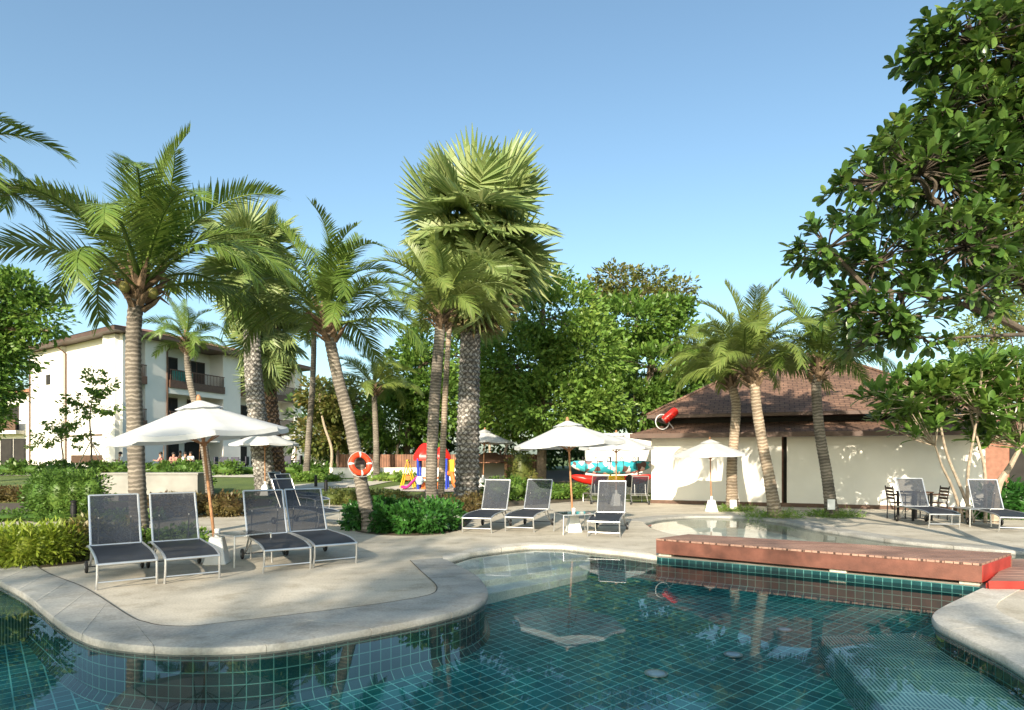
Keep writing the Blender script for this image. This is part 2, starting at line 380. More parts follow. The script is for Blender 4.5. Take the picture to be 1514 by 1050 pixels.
def leafgeo(c, d, L, W, rng, upb=.9, fold=.18):
    """kite leaves folded on the midrib -> verts, faces"""
    n = len(c); d = unit(d)
    nr = unit(np.array([0, 0, upb]) + rng.normal(size=(n, 3)) * .75)
    sd = unit(np.cross(nr, d)); nn = np.cross(d, sd)
    L = np.broadcast_to(np.asarray(L, float), (n,))[:, None]; W = np.broadcast_to(np.asarray(W, float), (n,))[:, None]
    v0 = c; v1 = c + d * L * .55 + sd * W * .5 + nn * W * fold; v3 = c + d * L * .55 - sd * W * .5 + nn * W * fold
    v2 = c + d * L - nn * W * fold * .8
    V = np.stack([v0, v1, v2, v3], 1).reshape(-1, 3)
    return V, np.arange(4 * n).reshape(n, 4)
def catmull(P, n=8, closed=False):
    P = [Vector(p) for p in P]; out = []; m = len(P)
    for i in range(m if closed else m - 1):
        p0 = P[(i - 1) % m] if (closed or i > 0) else P[i]; p1 = P[i]; p2 = P[(i + 1) % m]; p3 = P[(i + 2) % m] if (closed or i < m - 2) else P[(i + 1) % m]
        for k in range(n):
            t = k / n
            out.append(.5 * ((2 * p1) + (p2 - p0) * t + (2 * p0 - 5 * p1 + 4 * p2 - p3) * t * t + (3 * p1 - p0 - 3 * p2 + p3) * t ** 3))
    if not closed: out.append(P[-1])
    return out
def resample(P, n):
    L = [0]
    for a, b in zip(P, P[1:]): L.append(L[-1] + (b - a).length)
    out = []; j = 0
    for i in range(n):
        s = L[-1] * i / (n - 1)
        while j < len(L) - 2 and L[j + 1] < s: j += 1
        k = (s - L[j]) / max(1e-9, L[j + 1] - L[j]); out.append(P[j].lerp(P[j + 1], min(1, k)))
    return out
def sheet(name, loops, zf, m, uvrot=0, parent=None):
    """flat sheet from an outline and its holes"""
    L3 = [[Vector((p[0], p[1], 0)) for p in l] for l in loops]
    tris = tessellate_polygon(L3); flat = [p for l in L3 for p in l]
    mb = MB(); vs = [(p.x, p.y, zf(p.x, p.y)) for p in flat]; fs = []; uv = []
    for t in tris:
        a, b, c = [flat[i] for i in t]
        if (b - a).cross(c - a).z < 0: t = (t[0], t[2], t[1])
        fs.append(t); uv.append([(flat[i].x, flat[i].y) for i in t])
    mb.add(vs, fs, uv)
    return mb.build(name, m, parent, smooth=False)

# ------------------------------------------------------------------ pool, coping, deck
WZ = -0.06                                            # water level
def floor_z(x, y): return WZ - max(.12, (.70 - .037 * y))
pen_px = [(0, 858), (38, 878), (85, 915), (118, 935), (155, 947), (215, 954), (300, 957), (400, 952), (500, 937), (600, 919), (675, 902), (704, 891), (716, 879), (712, 864), (697, 849), (663, 831), (650, 826)]
pen = catmull([Vector((-10.5, 11.6, 0)), Vector((-8.4, 9.9, 0))] + [G(*p) for p in pen_px], 8)
inn_px = [(63, 844), (125, 870), (190, 911), (215, 921), (240, 926), (285, 927), (330, 922), (450, 908), (560, 894), (620, 884), (641, 878), (646, 870), (640, 861), (622, 845), (606, 829)]
pen_in = catmull([Vector((-10.3, 12.8, 0)), Vector((-8.6, 11.2, 0))] + [G(*p) for p in inn_px], 8)
far_px = [(700, 816), (745, 810), (787, 806), (833, 807), (873, 812), (920, 816), (970, 822.5)]
far = [G(*p) for p in far_px]
under = [G(975, 824), G(1200, 843), G(1440, 867)]
right_px = [(1456, 869), (1420, 886), (1394, 899), (1384, 907), (1383, 914), (1395, 925), (1440, 947), (1514, 985)]
right = catmull([G(*p) for p in right_px] + [Vector((3.45, 3.2, 0)), Vector((3.3, 2.2, 0)), Vector((3.2, .8, 0))], 6)
near = [Vector((-10.5, .8, 0))]
poolA = pen + far + under + right + near
far2_px = [(950, 772), (975, 766.5), (1005, 764), (1040, 763), (1100, 764.5), (1157, 771), (1200, 780), (1250, 788), (1326, 799), (1420, 808), (1514, 815.5)]
far2 = catmull([G(*p) for p in far2_px] + [Vector((10.2, 10.6, 0))], 6)
near2 = [Vector((9.6, 9.9, 0)), G(1505, 826), G(1488, 827), G(1250, 808), G(1075, 797), G(1010, 793), G(985, 788), G(962, 781)]
pool2 = far2 + near2
def area(P): return sum(P[i].x * P[(i + 1) % len(P)].y - P[(i + 1) % len(P)].x * P[i].y for i in range(len(P))) / 2
if area(poolA) < 0: poolA_ccw = poolA[::-1]
else: poolA_ccw = poolA[:]
pool2_ccw = pool2 if area(pool2) > 0 else pool2[::-1]

def inset(P, d):
    out = []; n = len(P)
    for i in range(n):
        a, b, c = P[i - 1], P[i], P[(i + 1) % n]
        t = ((b - a).normalized() + (c - b).normalized())
        if t.length < 1e-6: t = (c - b)
        t.normalize(); out.append(b + Vector((-t.y, t.x, 0)) * d)
    return out
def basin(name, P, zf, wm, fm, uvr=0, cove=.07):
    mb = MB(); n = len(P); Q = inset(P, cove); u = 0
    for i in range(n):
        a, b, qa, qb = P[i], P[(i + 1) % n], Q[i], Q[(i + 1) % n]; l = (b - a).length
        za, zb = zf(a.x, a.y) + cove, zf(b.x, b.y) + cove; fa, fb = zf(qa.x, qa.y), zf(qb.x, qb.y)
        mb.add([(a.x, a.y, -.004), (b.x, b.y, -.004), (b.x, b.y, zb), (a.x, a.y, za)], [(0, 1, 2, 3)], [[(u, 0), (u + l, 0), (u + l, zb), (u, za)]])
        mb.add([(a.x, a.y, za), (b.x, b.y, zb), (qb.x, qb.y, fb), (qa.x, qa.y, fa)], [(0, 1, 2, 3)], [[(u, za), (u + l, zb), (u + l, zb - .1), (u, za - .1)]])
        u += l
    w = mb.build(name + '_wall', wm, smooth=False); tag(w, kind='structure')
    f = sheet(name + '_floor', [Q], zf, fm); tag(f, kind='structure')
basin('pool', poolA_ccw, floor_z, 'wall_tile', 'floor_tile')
basin('channel', pool2_ccw, lambda x, y: -.32, 'pale_stone', 'step_stone', cove=.03)
tag(sheet('water', [inset(poolA_ccw, .002)], lambda x, y: WZ, 'pool_water'), kind='structure')
tag(sheet('channel_water', [inset(pool2_ccw, .002)], lambda x, y: WZ + .003, 'pool_water'), kind='structure')
# deck sheet with both pools cut out
deck_px = [(-160, 772), (0, 769), (110, 770), (240, 768), (330, 757), (400, 749), (450, 744.5), (515, 743), (560, 748), (640, 757), (700, 753), (790, 743), (870, 739), (963, 744)]
deck_out = [G(*p) for p in deck_px] + [G(1100, 748), G(1457, 757), Vector((22, 17, 0)), Vector((22, -14, 0)), Vector((-24, -14, 0)), Vector((-24, 14, 0))]
deck_out = [p for p in deck_out]
tag(sheet('deck', [deck_out, poolA, pool2], lambda x, y: 0.0, 'deck'), kind='structure')
def coping(name, outer, inner, m, stone=.95, gap=.007, joint=True):
    """stones with a rounded nosing over the pool edge, laid along the line with open joints"""
    Lo = sum((b - a).length for a, b in zip(outer, outer[1:])); k = max(1, round(Lo / stone)); sub = max(7, math.ceil(stone / .09))
    n = k * sub + 1; A = resample(outer, n); B = resample(inner, n)
    mb = MB()
    for q in range(k):
        rows = []
        for i in range(sub + 1):
            a = A[q * sub + i].copy(); b = B[q * sub + i].copy()
            if i == 0: a = a.lerp(A[q * sub + 1], gap / 2 / max(.01, (A[q * sub + 1] - a).length)); b = b.lerp(B[q * sub + 1], gap / 2 / max(.01, (B[q * sub + 1] - b).length))
            if i == sub: a = a.lerp(A[q * sub + sub - 1], gap / 2 / max(.01, (A[q * sub + sub - 1] - a).length)); b = b.lerp(B[q * sub + sub - 1], gap / 2 / max(.01, (B[q * sub + sub - 1] - b).length))
            d = (a - b).normalized(); e = a + d * .045
            rows.append([(b.x, b.y, .001), (b.x, b.y, .009), (e.x - d.x * .035, e.y - d.y * .035, .009), (e.x - d.x * .012, e.y - d.y * .012, .002), (e.x, e.y, -.015), (e.x, e.y, -.055), (e.x - d.x * .014, e.y - d.y * .014, -.08), (e.x - d.x * .07, e.y - d.y * .07, -.088)])
        vs = [p for r in rows for p in r]; w = 8; fs = []
        for i in range(sub):
            for j in range(w - 1): fs.append((i * w + j, (i + 1) * w + j, (i + 1) * w + j + 1, i * w + j + 1))
        fs.append(tuple(range(w))); fs.append(tuple(sub * w + j for j in range(w))[::-1])
        mb.add(vs, fs)
    o = mb.build(name, m, smooth=True); tag(o, kind='structure'); return o
coping('pool_coping', pen, pen_in, 'coping')
right_in = [p + Vector((1.05, .25, 0)) for p in right]
right_in[0] = G(1530, 872)
coping('pool_coping', right, [Vector((max(p.x + .9, 4.9), p.y + (.35 if p.y > 5.5 else 0), 0)) for p in right], 'pale_stone', stone=2.6)
coping('pool_coping', [G(655, 827.5)] + far, [p + Vector((-.05, .32, 0)) for p in [G(655, 827.5)] + far], 'pale_stone', stone=1.4)
in2 = inset(far2, .55) if area(pool2) < 0 else [p for p in inset(far2[::-1], -.55)[::-1]]
in2 = [far2[i] + (Vector((-(far2[min(i + 1, len(far2) - 1)] - far2[max(i - 1, 0)]).y, (far2[min(i + 1, len(far2) - 1)] - far2[max(i - 1, 0)]).x, 0)).normalized() * .5) for i in range(len(far2))]
coping('channel_coping', far2, in2, 'coping', stone=1.2)
# the thin open joint behind the coping
mb = MB(); J = pen_in; 
for i in range(len(J) - 1):
    a, b = J[i], J[i + 1]; d = (b - a).normalized(); nrm = Vector((-d.y, d.x, 0)) * .007
    mb.add([(a - nrm).to_tuple()[:2] + (.012,), (b - nrm).to_tuple()[:2] + (.012,), (b + nrm).to_tuple()[:2] + (.012,), (a + nrm).to_tuple()[:2] + (.012,)], [(0, 1, 2, 3)])
tag(mb.build('coping_joint', 'joint', smooth=False), kind='structure')
# shallow entry steps under the water at the far left corner
def step(front, zt, name='entry_step'):
    P = [Vector((p[0], p[1], 0)) for p in front]
    mb = MB(); mb.prism([(p.x, p.y) for p in P], -.6, zt)
    tag(mb.build(name, 'step_stone', smooth=False, bevel=.012), kind='structure')
step([G(676, 845, -.11), G(872, 822, -.11), (1.36, 11.42), G(833, 806.5), G(787, 805.5), G(700, 815.5), G(655, 829)], -.11)
step([G(700, 861, -.19), G(873, 834, -.19), G(872, 821, -.11), G(676, 843.5, -.11)], -.19)
step([G(716, 879, -.28), G(868, 849, -.28), G(873, 833, -.19), G(700, 859, -.19)], -.28)
# mosaic shelf at the right, tiled bench at the left: under water
def shelf(P, zt, m, ang):
    mb = MB(); u = Vector((math.cos(ang), math.sin(ang), 0)); v = Vector((-u.y, u.x, 0)); n = len(P)
    P = [Vector((p[0], p[1], 0)) for p in P]
    if area(P) < 0: P = P[::-1]
    mb.add([(p.x, p.y, zt) for p in P], [tuple(range(n))], [[(p.dot(u), p.dot(v)) for p in P]])
    s = 0
    for i in range(n):
        a, b = P[i], P[(i + 1) % n]; l = (b - a).length
        mb.add([(a.x, a.y, zt), (a.x, a.y, -.8), (b.x, b.y, -.8), (b.x, b.y, zt)], [(0, 1, 2, 3)], [[(s, 0), (s, -.6), (s + l, -.6), (s + l, 0)]]); s += l
    tag(mb.build('pool_ledge', m, smooth=False), kind='structure')
sd = Vector((.215, .977, 0))
sp = G(1209, 941, -.26); se = sp - sd * 6.0
shelf([sp, se, (4.6, se.y), (4.72, 6.2), G(1352, 936, -.26)], -.26, 'fine_tile', math.atan2(sd.y, sd.x))
shelf([(-10.6, 6.7), (-5.95, 7.0), (-5.62, 7.5), (-6.6, 8.6), (-8.0, 9.9), (-10.6, 11.7)], -.17, 'bench_tile', 0)
for px, py, r_, l in ((970, 997, .10, 'round pale pool light on the floor, nearest the viewer'), (1084, 969, .085, 'round pale pool light on the floor left of the mosaic ledge'), (1160, 932, .08, 'round pale pool light on the floor nearest the footbridge')):
    z_ = -.5
    for _ in range(6): g_ = G(px, py, z_); z_ = floor_z(0, g_.y)
    o_ = empty('pool_light', G(px, py, z_), 0, l, 'pool light', 'lights in the pool floor'); q_ = MB(); q_.lathe([(r_, .001), (r_, .012), (r_ * .8, .018), (0, .02)], 20); q_.build('lens', 'plastic_pale', o_); q_ = MB(); q_.lathe([(r_ * 1.02, .0), (r_ * 1.18, .006), (r_ * 1.18, .014), (r_ * 1.02, .016)], 20); q_.build('rim', 'aluminium', o_)
# ------------------------------------------------------------------ ground, lawn, path, planting soil
mb = MB()
hole = [Vector((-22, -13, 0)), Vector((21.5, -13, 0)), Vector((21.5, 16.5, 0)), Vector((12, 18.4, 0)), Vector((4, 18.6, 0)), Vector((-8, 15.0, 0)), Vector((-22, 13.4, 0))]
L3 = [[Vector((-400, -120, 0)), Vector((400, -120, 0)), Vector((400, T0, 0)), Vector((-400, T0, 0))], hole]
flat = [p for l in L3 for p in l]
for t in tessellate_polygon(L3):
    a, b, c = [flat[i] for i in t]
    if (b - a).cross(c - a).z < 0: t = (t[0], t[2], t[1])
    mb.add([(flat[i].x, flat[i].y, -.012) for i in t], [(0, 1, 2)])
mb.add([(-400, T0, -.012), (400, T0, -.012), (400, 45, .788), (-400, 45, .788), (400, 900, .788), (-400, 900, .788)], [(0, 1, 2, 3), (3, 2, 4, 5)])
tag(mb.build('lawn', 'lawn', smooth=False), kind='structure')
def patch(name, pts, m, off=.006, terr=True):
    P = [Vector((p[0], p[1], 0)) for p in pts]
    tag(sheet(name, [P], (lambda x, y: T(y) + off), m), kind='structure')
patch('planting_bed', [GT(*p) for p in [(-120, 850), (0, 845), (122, 834), (150, 820), (205, 812), (262, 806), (318, 805), (330, 799), (285, 790), (130, 795), (60, 797), (0, 800), (-120, 803)]], 'soil')
bed2 = [GT(*p) for p in [(508, 772), (520, 784), (560, 791), (620, 792), (668, 787), (690, 777), (700, 757), (660, 752), (590, 748), (530, 752)]]
patch('planting_bed', catmull(bed2, 4, True), 'soil')
patch('planting_bed', [GT(*p) for p in [(700, 753.5), (870, 740), (870, 727), (760, 727), (690, 735)]], 'soil')
patch('planting_bed', [GT(*p) for p in [(-60, 769), (150, 768), (240, 766), (330, 754), (400, 747), (400, 738), (240, 742), (-60, 745)]], 'soil', .008)
patch('garden_path', [GT(*p) for p in [(424, 718), (520, 711), (560, 706), (610, 704), (610, 709), (575, 713), (540, 720), (470, 724), (424, 725)]], 'pale_stone', .02)
patch('play_pad', [GT(*p) for p in [(565, 722), (600, 717), (690, 717), (720, 722), (690, 728), (600, 727)]], 'pale_stone', .02)
patch('terrace', [(-34, 38), (-13, 36), (-13, 60), (-20, 66), (-27, 45), (-42, 54)], 'pale_stone', .02)
patch('planting_bed', [GT(*p) for p in [(440, 690), (1000, 690), (1100, 693), (900, 712), (700, 716), (600, 703), (520, 700)]], 'soil', .012)

# ------------------------------------------------------------------ loungers
SEAT = [(.03, .318), (-.02, .338), (-.14, .362), (-.35, .382), (-.7, .392), (-1.05, .395), (-1.32, .40)]
BACK0, BA, BL = Vector((-1.30, 0, .405)), R(64), .76
def make_lounger():
    root = empty('sun_lounger', (0, 0, 0)); hw = .325
    fr = MB()
    side = catmull([Vector((x, 0, z)) for x, z in SEAT], 3)
    for s in (-1, 1): fr.tube([p + Vector((0, s * hw, 0)) for p in side] + [Vector((-1.62, s * hw, .36))], .017, 8)
    fr.tube([(.03, -hw, .318), (.03, hw, .318)], .017, 8)
    for x, z in ((-.45, .355), (-.95, .365), (-1.6, .36)): fr.tube([(x, -hw, z), (x, hw, z)], .011, 6)
    fr.build('seat_frame', 'aluminium', root)
    sl = MB(); n = len(side)
    vs = [(p.x, y, p.z + .004 - .012 * (1 - (y / .31) ** 2)) for p in side for y in (-.312, -.16, 0, .16, .312)]
    sl.add(vs, [(i * 5 + j, i * 5 + j + 1, (i + 1) * 5 + j + 1, (i + 1) * 5 + j) for i in range(n - 1) for j in range(4)])
    sl.build('seat_sling', 'sling_seat', root)
    ax = Vector((-math.cos(BA), 0, math.sin(BA))); bw = .305
    bf = MB(); top = BACK0 + ax * BL
    for s in (-1, 1): bf.tube([BACK0 + Vector((0, s * bw, 0)), BACK0 + ax * .4 + Vector((-.012, s * bw, 0)), top + Vector((0, s * bw, 0))], .016, 8)
    bf.tube([top + Vector((0, -bw, 0)), top + Vector((0, bw, 0))], .016, 8); bf.tube([BACK0 + Vector((0, -bw, 0)), BACK0 + Vector((0, bw, 0))], .013, 8)
    b = bf.build('backrest_frame', 'aluminium', root)
    bs = MB(); vs = []
    for i in range(6):
        for y in (-.295, -.15, 0, .15, .295):
            p = BACK0 + ax * (BL * i / 5); vs.append((p.x - .02 * (1 - (y / .3) ** 2) * math.sin(PI * i / 5), y, p.z))
    bs.add(vs, [(i * 5 + j, i * 5 + j + 1, (i + 1) * 5 + j + 1, (i + 1) * 5 + j) for i in range(5) for j in range(4)])
    bs.build('backrest_sling', 'sling', root)
    pr = MB(); q = BACK0 + ax * .42
    pr.tube([q + Vector((0, -.2, 0)), Vector((-1.57, -.2, .36)), Vector((-1.57, .2, .36)), q + Vector((0, .2, 0))], .009, 6)
    pr.build('backrest_prop', 'aluminium', root)
    for s in (-1, 1):
        l = MB(); l.tube([(.025, s * .322, .325), (.02, s * .324, .16), (-.02, s * .33, 0)], .015, 8); l.build('leg', 'aluminium', root)
    cb = MB(); cb.tube([(.0, -.322, .095), (.0, .322, .095)], .011, 8); cb.build('foot_bar', 'aluminium', root)
    for s in (-1, 1):
        l = MB(); l.tube([(-1.2, s * .30, .385), (-1.36, s * .30, .22), (-1.50, s * .30, .085)], .014, 8); l.tube([(-.95, s * .30, .366), (-1.50, s * .30, .085)], .009, 6); l.build('leg', 'aluminium', root)
        w = MB(); M = Matrix.Translation((-1.50, s * .345, .085)) @ Matrix.Rotation(PI / 2, 4, 'X')
        w.lathe([(.03, -.018), (.072, -.02), (.085, -.01), (.085, .01), (.072, .02), (.03, .018)], 18, M=M)
        wh = w.build('wheel', 'black_rubber', root)
        r = MB(); r.lathe([(.001, -.022), (.024, -.022), (.024, .022), (.001, .022)], 10, M=M); r.build('wheel_hub', 'aluminium', wh)
    ax2 = MB(); ax2.tube([(-1.5, -.345, .085), (-1.5, .345, .085)], .008, 6); ax2.build('axle', 'black_metal', root)
    return root
lounger = make_lounger()
LG = 'sun loungers around the pool'
used = [0]
def put_lounger(loc, d, label):
    o = lounger if not used[0] else copy_tree(lounger); used[0] = 1
    o.location = loc; o.rotation_euler = (0, 0, math.atan2(d[1], d[0])); tag(o, label, 'sun lounger', LG); return o
put_lounger(G(188.5, 868.5), (.60, -.80), 'black sling sun lounger nearest the pool edge, leftmost of the row before the hedge')
put_lounger(G(285, 859.5), (.59, -.81), 'black sling sun lounger just left of the big parasol base and its side table')
put_lounger(G(425, 844.5), (.54, -.84), 'black sling sun lounger right beside the metal side table of the big parasol')
put_lounger(G(496, 836), (.57, -.82), 'black sling sun lounger at the right end of the front row, left of the lifebuoy')
put_lounger(G(705, 788), (-.26, -.97), 'black sling sun lounger standing right of the low hedge with the lifebuoy palm')
put_lounger(G(768, 786.5), (-.32, -.95), 'black sling sun lounger immediately left of the grey parasol with glass side table')
put_lounger(G(892.5, 794.5), (-.26, -.965), 'black sling sun lounger immediately right of the grey parasol, facing the entry steps')
p = G(887, 746); put_lounger(p + Vector((-.12, 1.5, 0)), (-.1, .99), 'far sun lounger with its back turned, in front of the red end of the kayak').scale = (.9,) * 3
p = G(947, 747); put_lounger(p + Vector((.05, 1.5, 0)), (.03, 1), 'far sun lounger with its back turned, at the left corner of the white pavilion').scale = (.9,) * 3
put_lounger(G(1396, 781), (-.12, -.99), 'sun lounger between the dark wooden chairs and the frangipani clump')
put_lounger(G(1503, 787), (-.25, -.97), 'sun lounger cut by the right border, beyond the frangipani clump')
put_lounger(G(486, 778), (.86, -.5), 'sun lounger seen side on behind the front row, with a wheel on the path')
put_lounger(G(476, 754), (.9, -.42), 'sun lounger behind the front row, near the pole of the small grey parasol')
put_lounger(G(462, 746), (.93, -.35), 'sun lounger farthest back beside the foot of the thick grey palm trunk')

# ------------------------------------------------------------------ parasols
def make_parasol(polemat='wood_pole', base='big'):
    root = empty('parasol', (0, 0, 0)); Rr, zr, za = 1.33, 2.10, 2.60
    cz = lambda r: za - (za - zr) * (r / Rr) ** 1.06
    mb = MB(); NR, NA = 8, 4
    def ring(r0, r1, lift, m):
        idx = []
        vs = []
        for i in range(NR + 1):
            r = r0 + (r1 - r0) * i / NR
            for k in range(8 * NA):
                q = k / NA; f = q - int(q); a0 = R(45) * int(q) + R(22.5); a1 = a0 + R(45)
                x = r * ((1 - f) * math.cos(a0) + f * math.cos(a1)); y = r * ((1 - f) * math.sin(a0) + f * math.sin(a1))
                sag = 4 * f * (1 - f) * (r / Rr) * .035
                pull = 1 - .03 * 4 * f * (1 - f) * (r / Rr) ** 6
                vs.append((x * pull, y * pull, cz(r) + lift - sag - .015 * math.sin(PI * min(1, r / Rr))))
        n = 8 * NA
        if r1 >= Rr - 1e-6:
            for k in range(n): v = vs[NR * n + k]; vs.append((v[0] * 1.004, v[1] * 1.004, v[2] - .075))
        rows = NR + 1 + (1 if r1 >= Rr - 1e-6 else 0)
        m.add(vs, [(i * n + k, i * n + (k + 1) % n, (i + 1) * n + (k + 1) % n, (i + 1) * n + k) for i in range(rows - 1) for k in range(n)])
    ring(.20, Rr, 0, mb); c = mb.build('canopy', 'canvas', root)
    mv = MB(); ring(.0, .36, .045, mv); mv.build('vent_flap', 'canvas', c)
    pm = MB(); pm.tube([(0, 0, .1), (0, 0, 1.3), (0, 0, 2.62)], .024, 10); pm.build('pole', polemat, root)
    fm = MB(); fm.lathe([(.03, 2.6), (.045, 2.64), (.035, 2.69), (.02, 2.72), (.0, 2.73)], 12); fm.build('finial', polemat, root)
    hm = MB(); hm.lathe([(.024, 1.90), (.045, 1.91), (.045, 1.97), (.024, 1.98)], 12); hm.build('hub', polemat, root)
    for k in range(8):
        a = R(45) * k + R(22.5); d = Vector((math.cos(a), math.sin(a), 0)); r_ = MB()
        r_.tube([d * .03 + Vector((0, 0, cz(.03) - .04)), d * .7 + Vector((0, 0, cz(.7) - .035)), d * 1.31 + Vector((0, 0, cz(1.31) - .03))], .012, 6)
        rb = r_.build('rib', polemat, root)
        s_ = MB(); s_.tube([d * .04 + Vector((0, 0, 1.94)), d * .66 + Vector((0, 0, cz(.66) - .05))], .009, 6); s_.build('strut', polemat, rb)
    bm = MB(); M = Matrix.Rotation(PI / 4, 4, 'Z')
    if base == 'big':
        bm.lathe([(.245, 0), (.25, .03), (.225, .07), (.14, .42), (.125, .44), (.0, .44)], 4, M=M)
    else:
        bm.lathe([(.27, 0), (.275, .05), (.24, .09), (.18, .36), (.15, .39), (.0, .39)], 4, M=M)
    b = bm.build('base', 'white_plastic', root, bevel=.02)
    cl = MB(); cl.lathe([(.045, .42), (.045, .56), (.036, .57), (.03, .57)], 12); cl.build('collar', 'white_plastic', b)
    return root
par = make_parasol(); PG = 'white canvas parasols'
def put_parasol(loc, label, sc=1.0, lean=(0, 0), rz=0, first=[1], strip=False):
    o = par if first[0] else copy_tree(par); first[0] = 0
    o.location = loc; o.rotation_euler = (lean[0], lean[1], rz); o.scale = (sc,) * 3
    for c in o.children:
        if c.name.startswith('base'): c.rotation_mode = 'QUATERNION'; c.rotation_quaternion = Euler((lean[0], lean[1], 0)).to_quaternion().inverted()
    return tag(o, label, 'parasol', PG)
put_parasol(G(321, 833) - Vector((0, 0, .01)), 'large white canvas parasol leaning left over the four front loungers', .96, (R(1.5), R(-5.5)), R(10))
put_parasol(G(848, 786) - Vector((0, 0, .01)), 'grey white parasol beside the glass side table between the middle loungers', .93, (R(-1), R(-3)), R(8))
put_parasol(G(1052, 757), 'white parasol in full sun right in front of the pavilion wall, between wall and channel', .82, (R(0), R(-1.5)), R(20))
p = GT(392, 733); put_parasol(p, 'smaller grey parasol before the thick twin palm trunks behind the front loungers', 1.0, (0, R(-.5)), R(5))
p = G(911, 748); put_parasol(p, 'white parasol shading the kayak rack left of the pavilion', .93, (R(0), 0), R(15))
p = GT(714, 721); put_parasol(p, 'grey parasol half hidden behind the thickest palm trunk, above the wooden hut', 1.02, (R(0), R(2)), R(30))
for x, D, l in ((241, 41, 'leftmost small white parasol on the hotel terrace, before the pale wall'), (294, 43, 'second small white parasol on the hotel terrace, before the dark restaurant doors'), (437, 44, 'small white parasol on the hotel terrace right of the twin palm trunks')):
    put_parasol((PX(x, D), D, T(D)), l, .95 if x < 400 else 1.0, (0, R(2)), R(x % 40))

# ------------------------------------------------------------------ small furniture on the deck
def side_table(loc, rz, label, w=.55, h=.45, top='clear_glass'):
    t = empty('side_table', loc, rz, label, 'side table', 'side tables beside the loungers')
    f = MB(); a = w / 2 - .015
    f.tube([(-a, -a, h), (a, -a, h), (a, a, h), (-a, a, h)], .014, 8, closed=True); f.build('table_frame', 'aluminium', t)
    g = MB(); g.box((0, 0, h + .008), (w - .04, w - .04, .008)); g.build('table_top', top, t, smooth=False)
    for sx in (-1, 1):
        for sy in (-1, 1):
            l = MB(); l.tube([(sx * a, sy * a, h), (sx * a * 1.04, sy * a * 1.04, 0)], .013, 8); l.build('leg', 'aluminium', t)
side_table(G(341, 838) + Vector((.05, .32, 0)), R(-38), 'metal framed side table over the base of the big leaning parasol', .62, .46)
side_table(G(851, 790) + Vector((0, .25, 0)), R(12), 'glass topped side table at the foot of the grey parasol in the middle', .72, .42)
side_table(G(1447, 779) + Vector((0, .25, 0)), R(6), 'low metal side table between the two loungers at the right', .55, .42, 'aluminium')
def wood_chair(loc, rz, label):
    t = empty('garden_chair', loc, rz, label, 'chair', 'dark wooden slat chairs by the pavilion')
    s = MB()
    for i in range(7): s.box((-.21 + i * .07, 0, .44), (.055, .44, .018))
    s.build('seat', 'dark_wood', t, bevel=.004)
    b = MB()
    for i in range(4): b.box((-.235 - .012 * i, 0, .56 + i * .085), (.016, .44, .06))
    b.build('backrest', 'dark_wood', t, bevel=.004)
    for sy in (-1, 1):
        l = MB(); l.tube([(.22, sy * .22, .64), (.22, sy * .22, 0)], .015, 8); l.build('leg', 'black_metal', t)
        l = MB(); l.tube([(-.28, sy * .22, .88), (-.22, sy * .22, .44), (-.23, sy * .22, 0)], .015, 8); l.build('leg', 'black_metal', t)
        a = MB(); a.box((-.01, sy * .22, .65), (.5, .045, .022)); a.build('armrest', 'dark_wood', t, bevel=.005)
wood_chair(G(1331, 768), R(-8), 'dark wooden slat armchair left of the small bar table')
wood_chair(G(1380, 768), R(172), 'dark wooden slat armchair right of the small table, behind a lounger')
t = empty('cafe_table', G(1352, 769), R(8), 'small dark wooden table between the two slat armchairs', 'table')
m_ = MB(); m_.box((0, 0, .73), (.6, .6, .03)); m_.build('table_top', 'dark_wood', t, bevel=.005)
for sx in (-1, 1):
    for sy in (-1, 1):
        m_ = MB(); m_.box((sx * .26, sy * .26, .36), (.045, .045, .715)); m_.build('leg', 'black_metal', t)
for px, py, l in ((467, 720, 'dark bollard light on the lawn beside the pale path, farther one'), (482, 729, 'dark bollard light on the lawn, nearer of the two by the path'), (109, 772, 'dark bollard light in front of the tall clipped hedge at the left')):
    b = empty('bollard_light', GT(px, py), 0, l, 'bollard light', 'garden bollard lights')
    m_ = MB(); m_.lathe([(.075, 0), (.075, .42), (.06, .43), (.06, .5)], 12); m_.build('post', 'black_metal', b)
    m_ = MB(); m_.lathe([(.08, .5), (.085, .53), (.0, .56)], 12); m_.build('cap', 'black_metal', b)

# ------------------------------------------------------------------ wooden bridge and platform
FL, FR, BR_, BL_ = Vector((2.39, 10.66)), Vector((5.97, 8.16)), Vector((7.02, 9.03)), Vector((3.08, 11.25))
br = empty('footbridge', (0, 0, 0), 0, 'low red brown wooden footbridge laid over the pool wall', 'footbridge')
mb = MB(); n_ = 22
e = (FR - FL).normalized(); nn = Vector((-e.y, e.x)); ang = math.atan2(nn.y, nn.x)
for i in range(n_ * 2):
    k0, k1 = i / (n_ * 2) + .0012, (i + 1) / (n_ * 2) - .0012
    a, b = FL.lerp(FR, k0), FL.lerp(FR, k1); c, d = BL_.lerp(BR_, k1), BL_.lerp(BR_, k0); o1 = (a - d).normalized() * .012
    mb.prism([a + o1, b + o1, c - o1, d - o1], .262, .29)
mb.build('deck_planks', 'deck_boards', br, smooth=False)
ins = lambda P, Q, k: P + (Q - P).normalized() * k
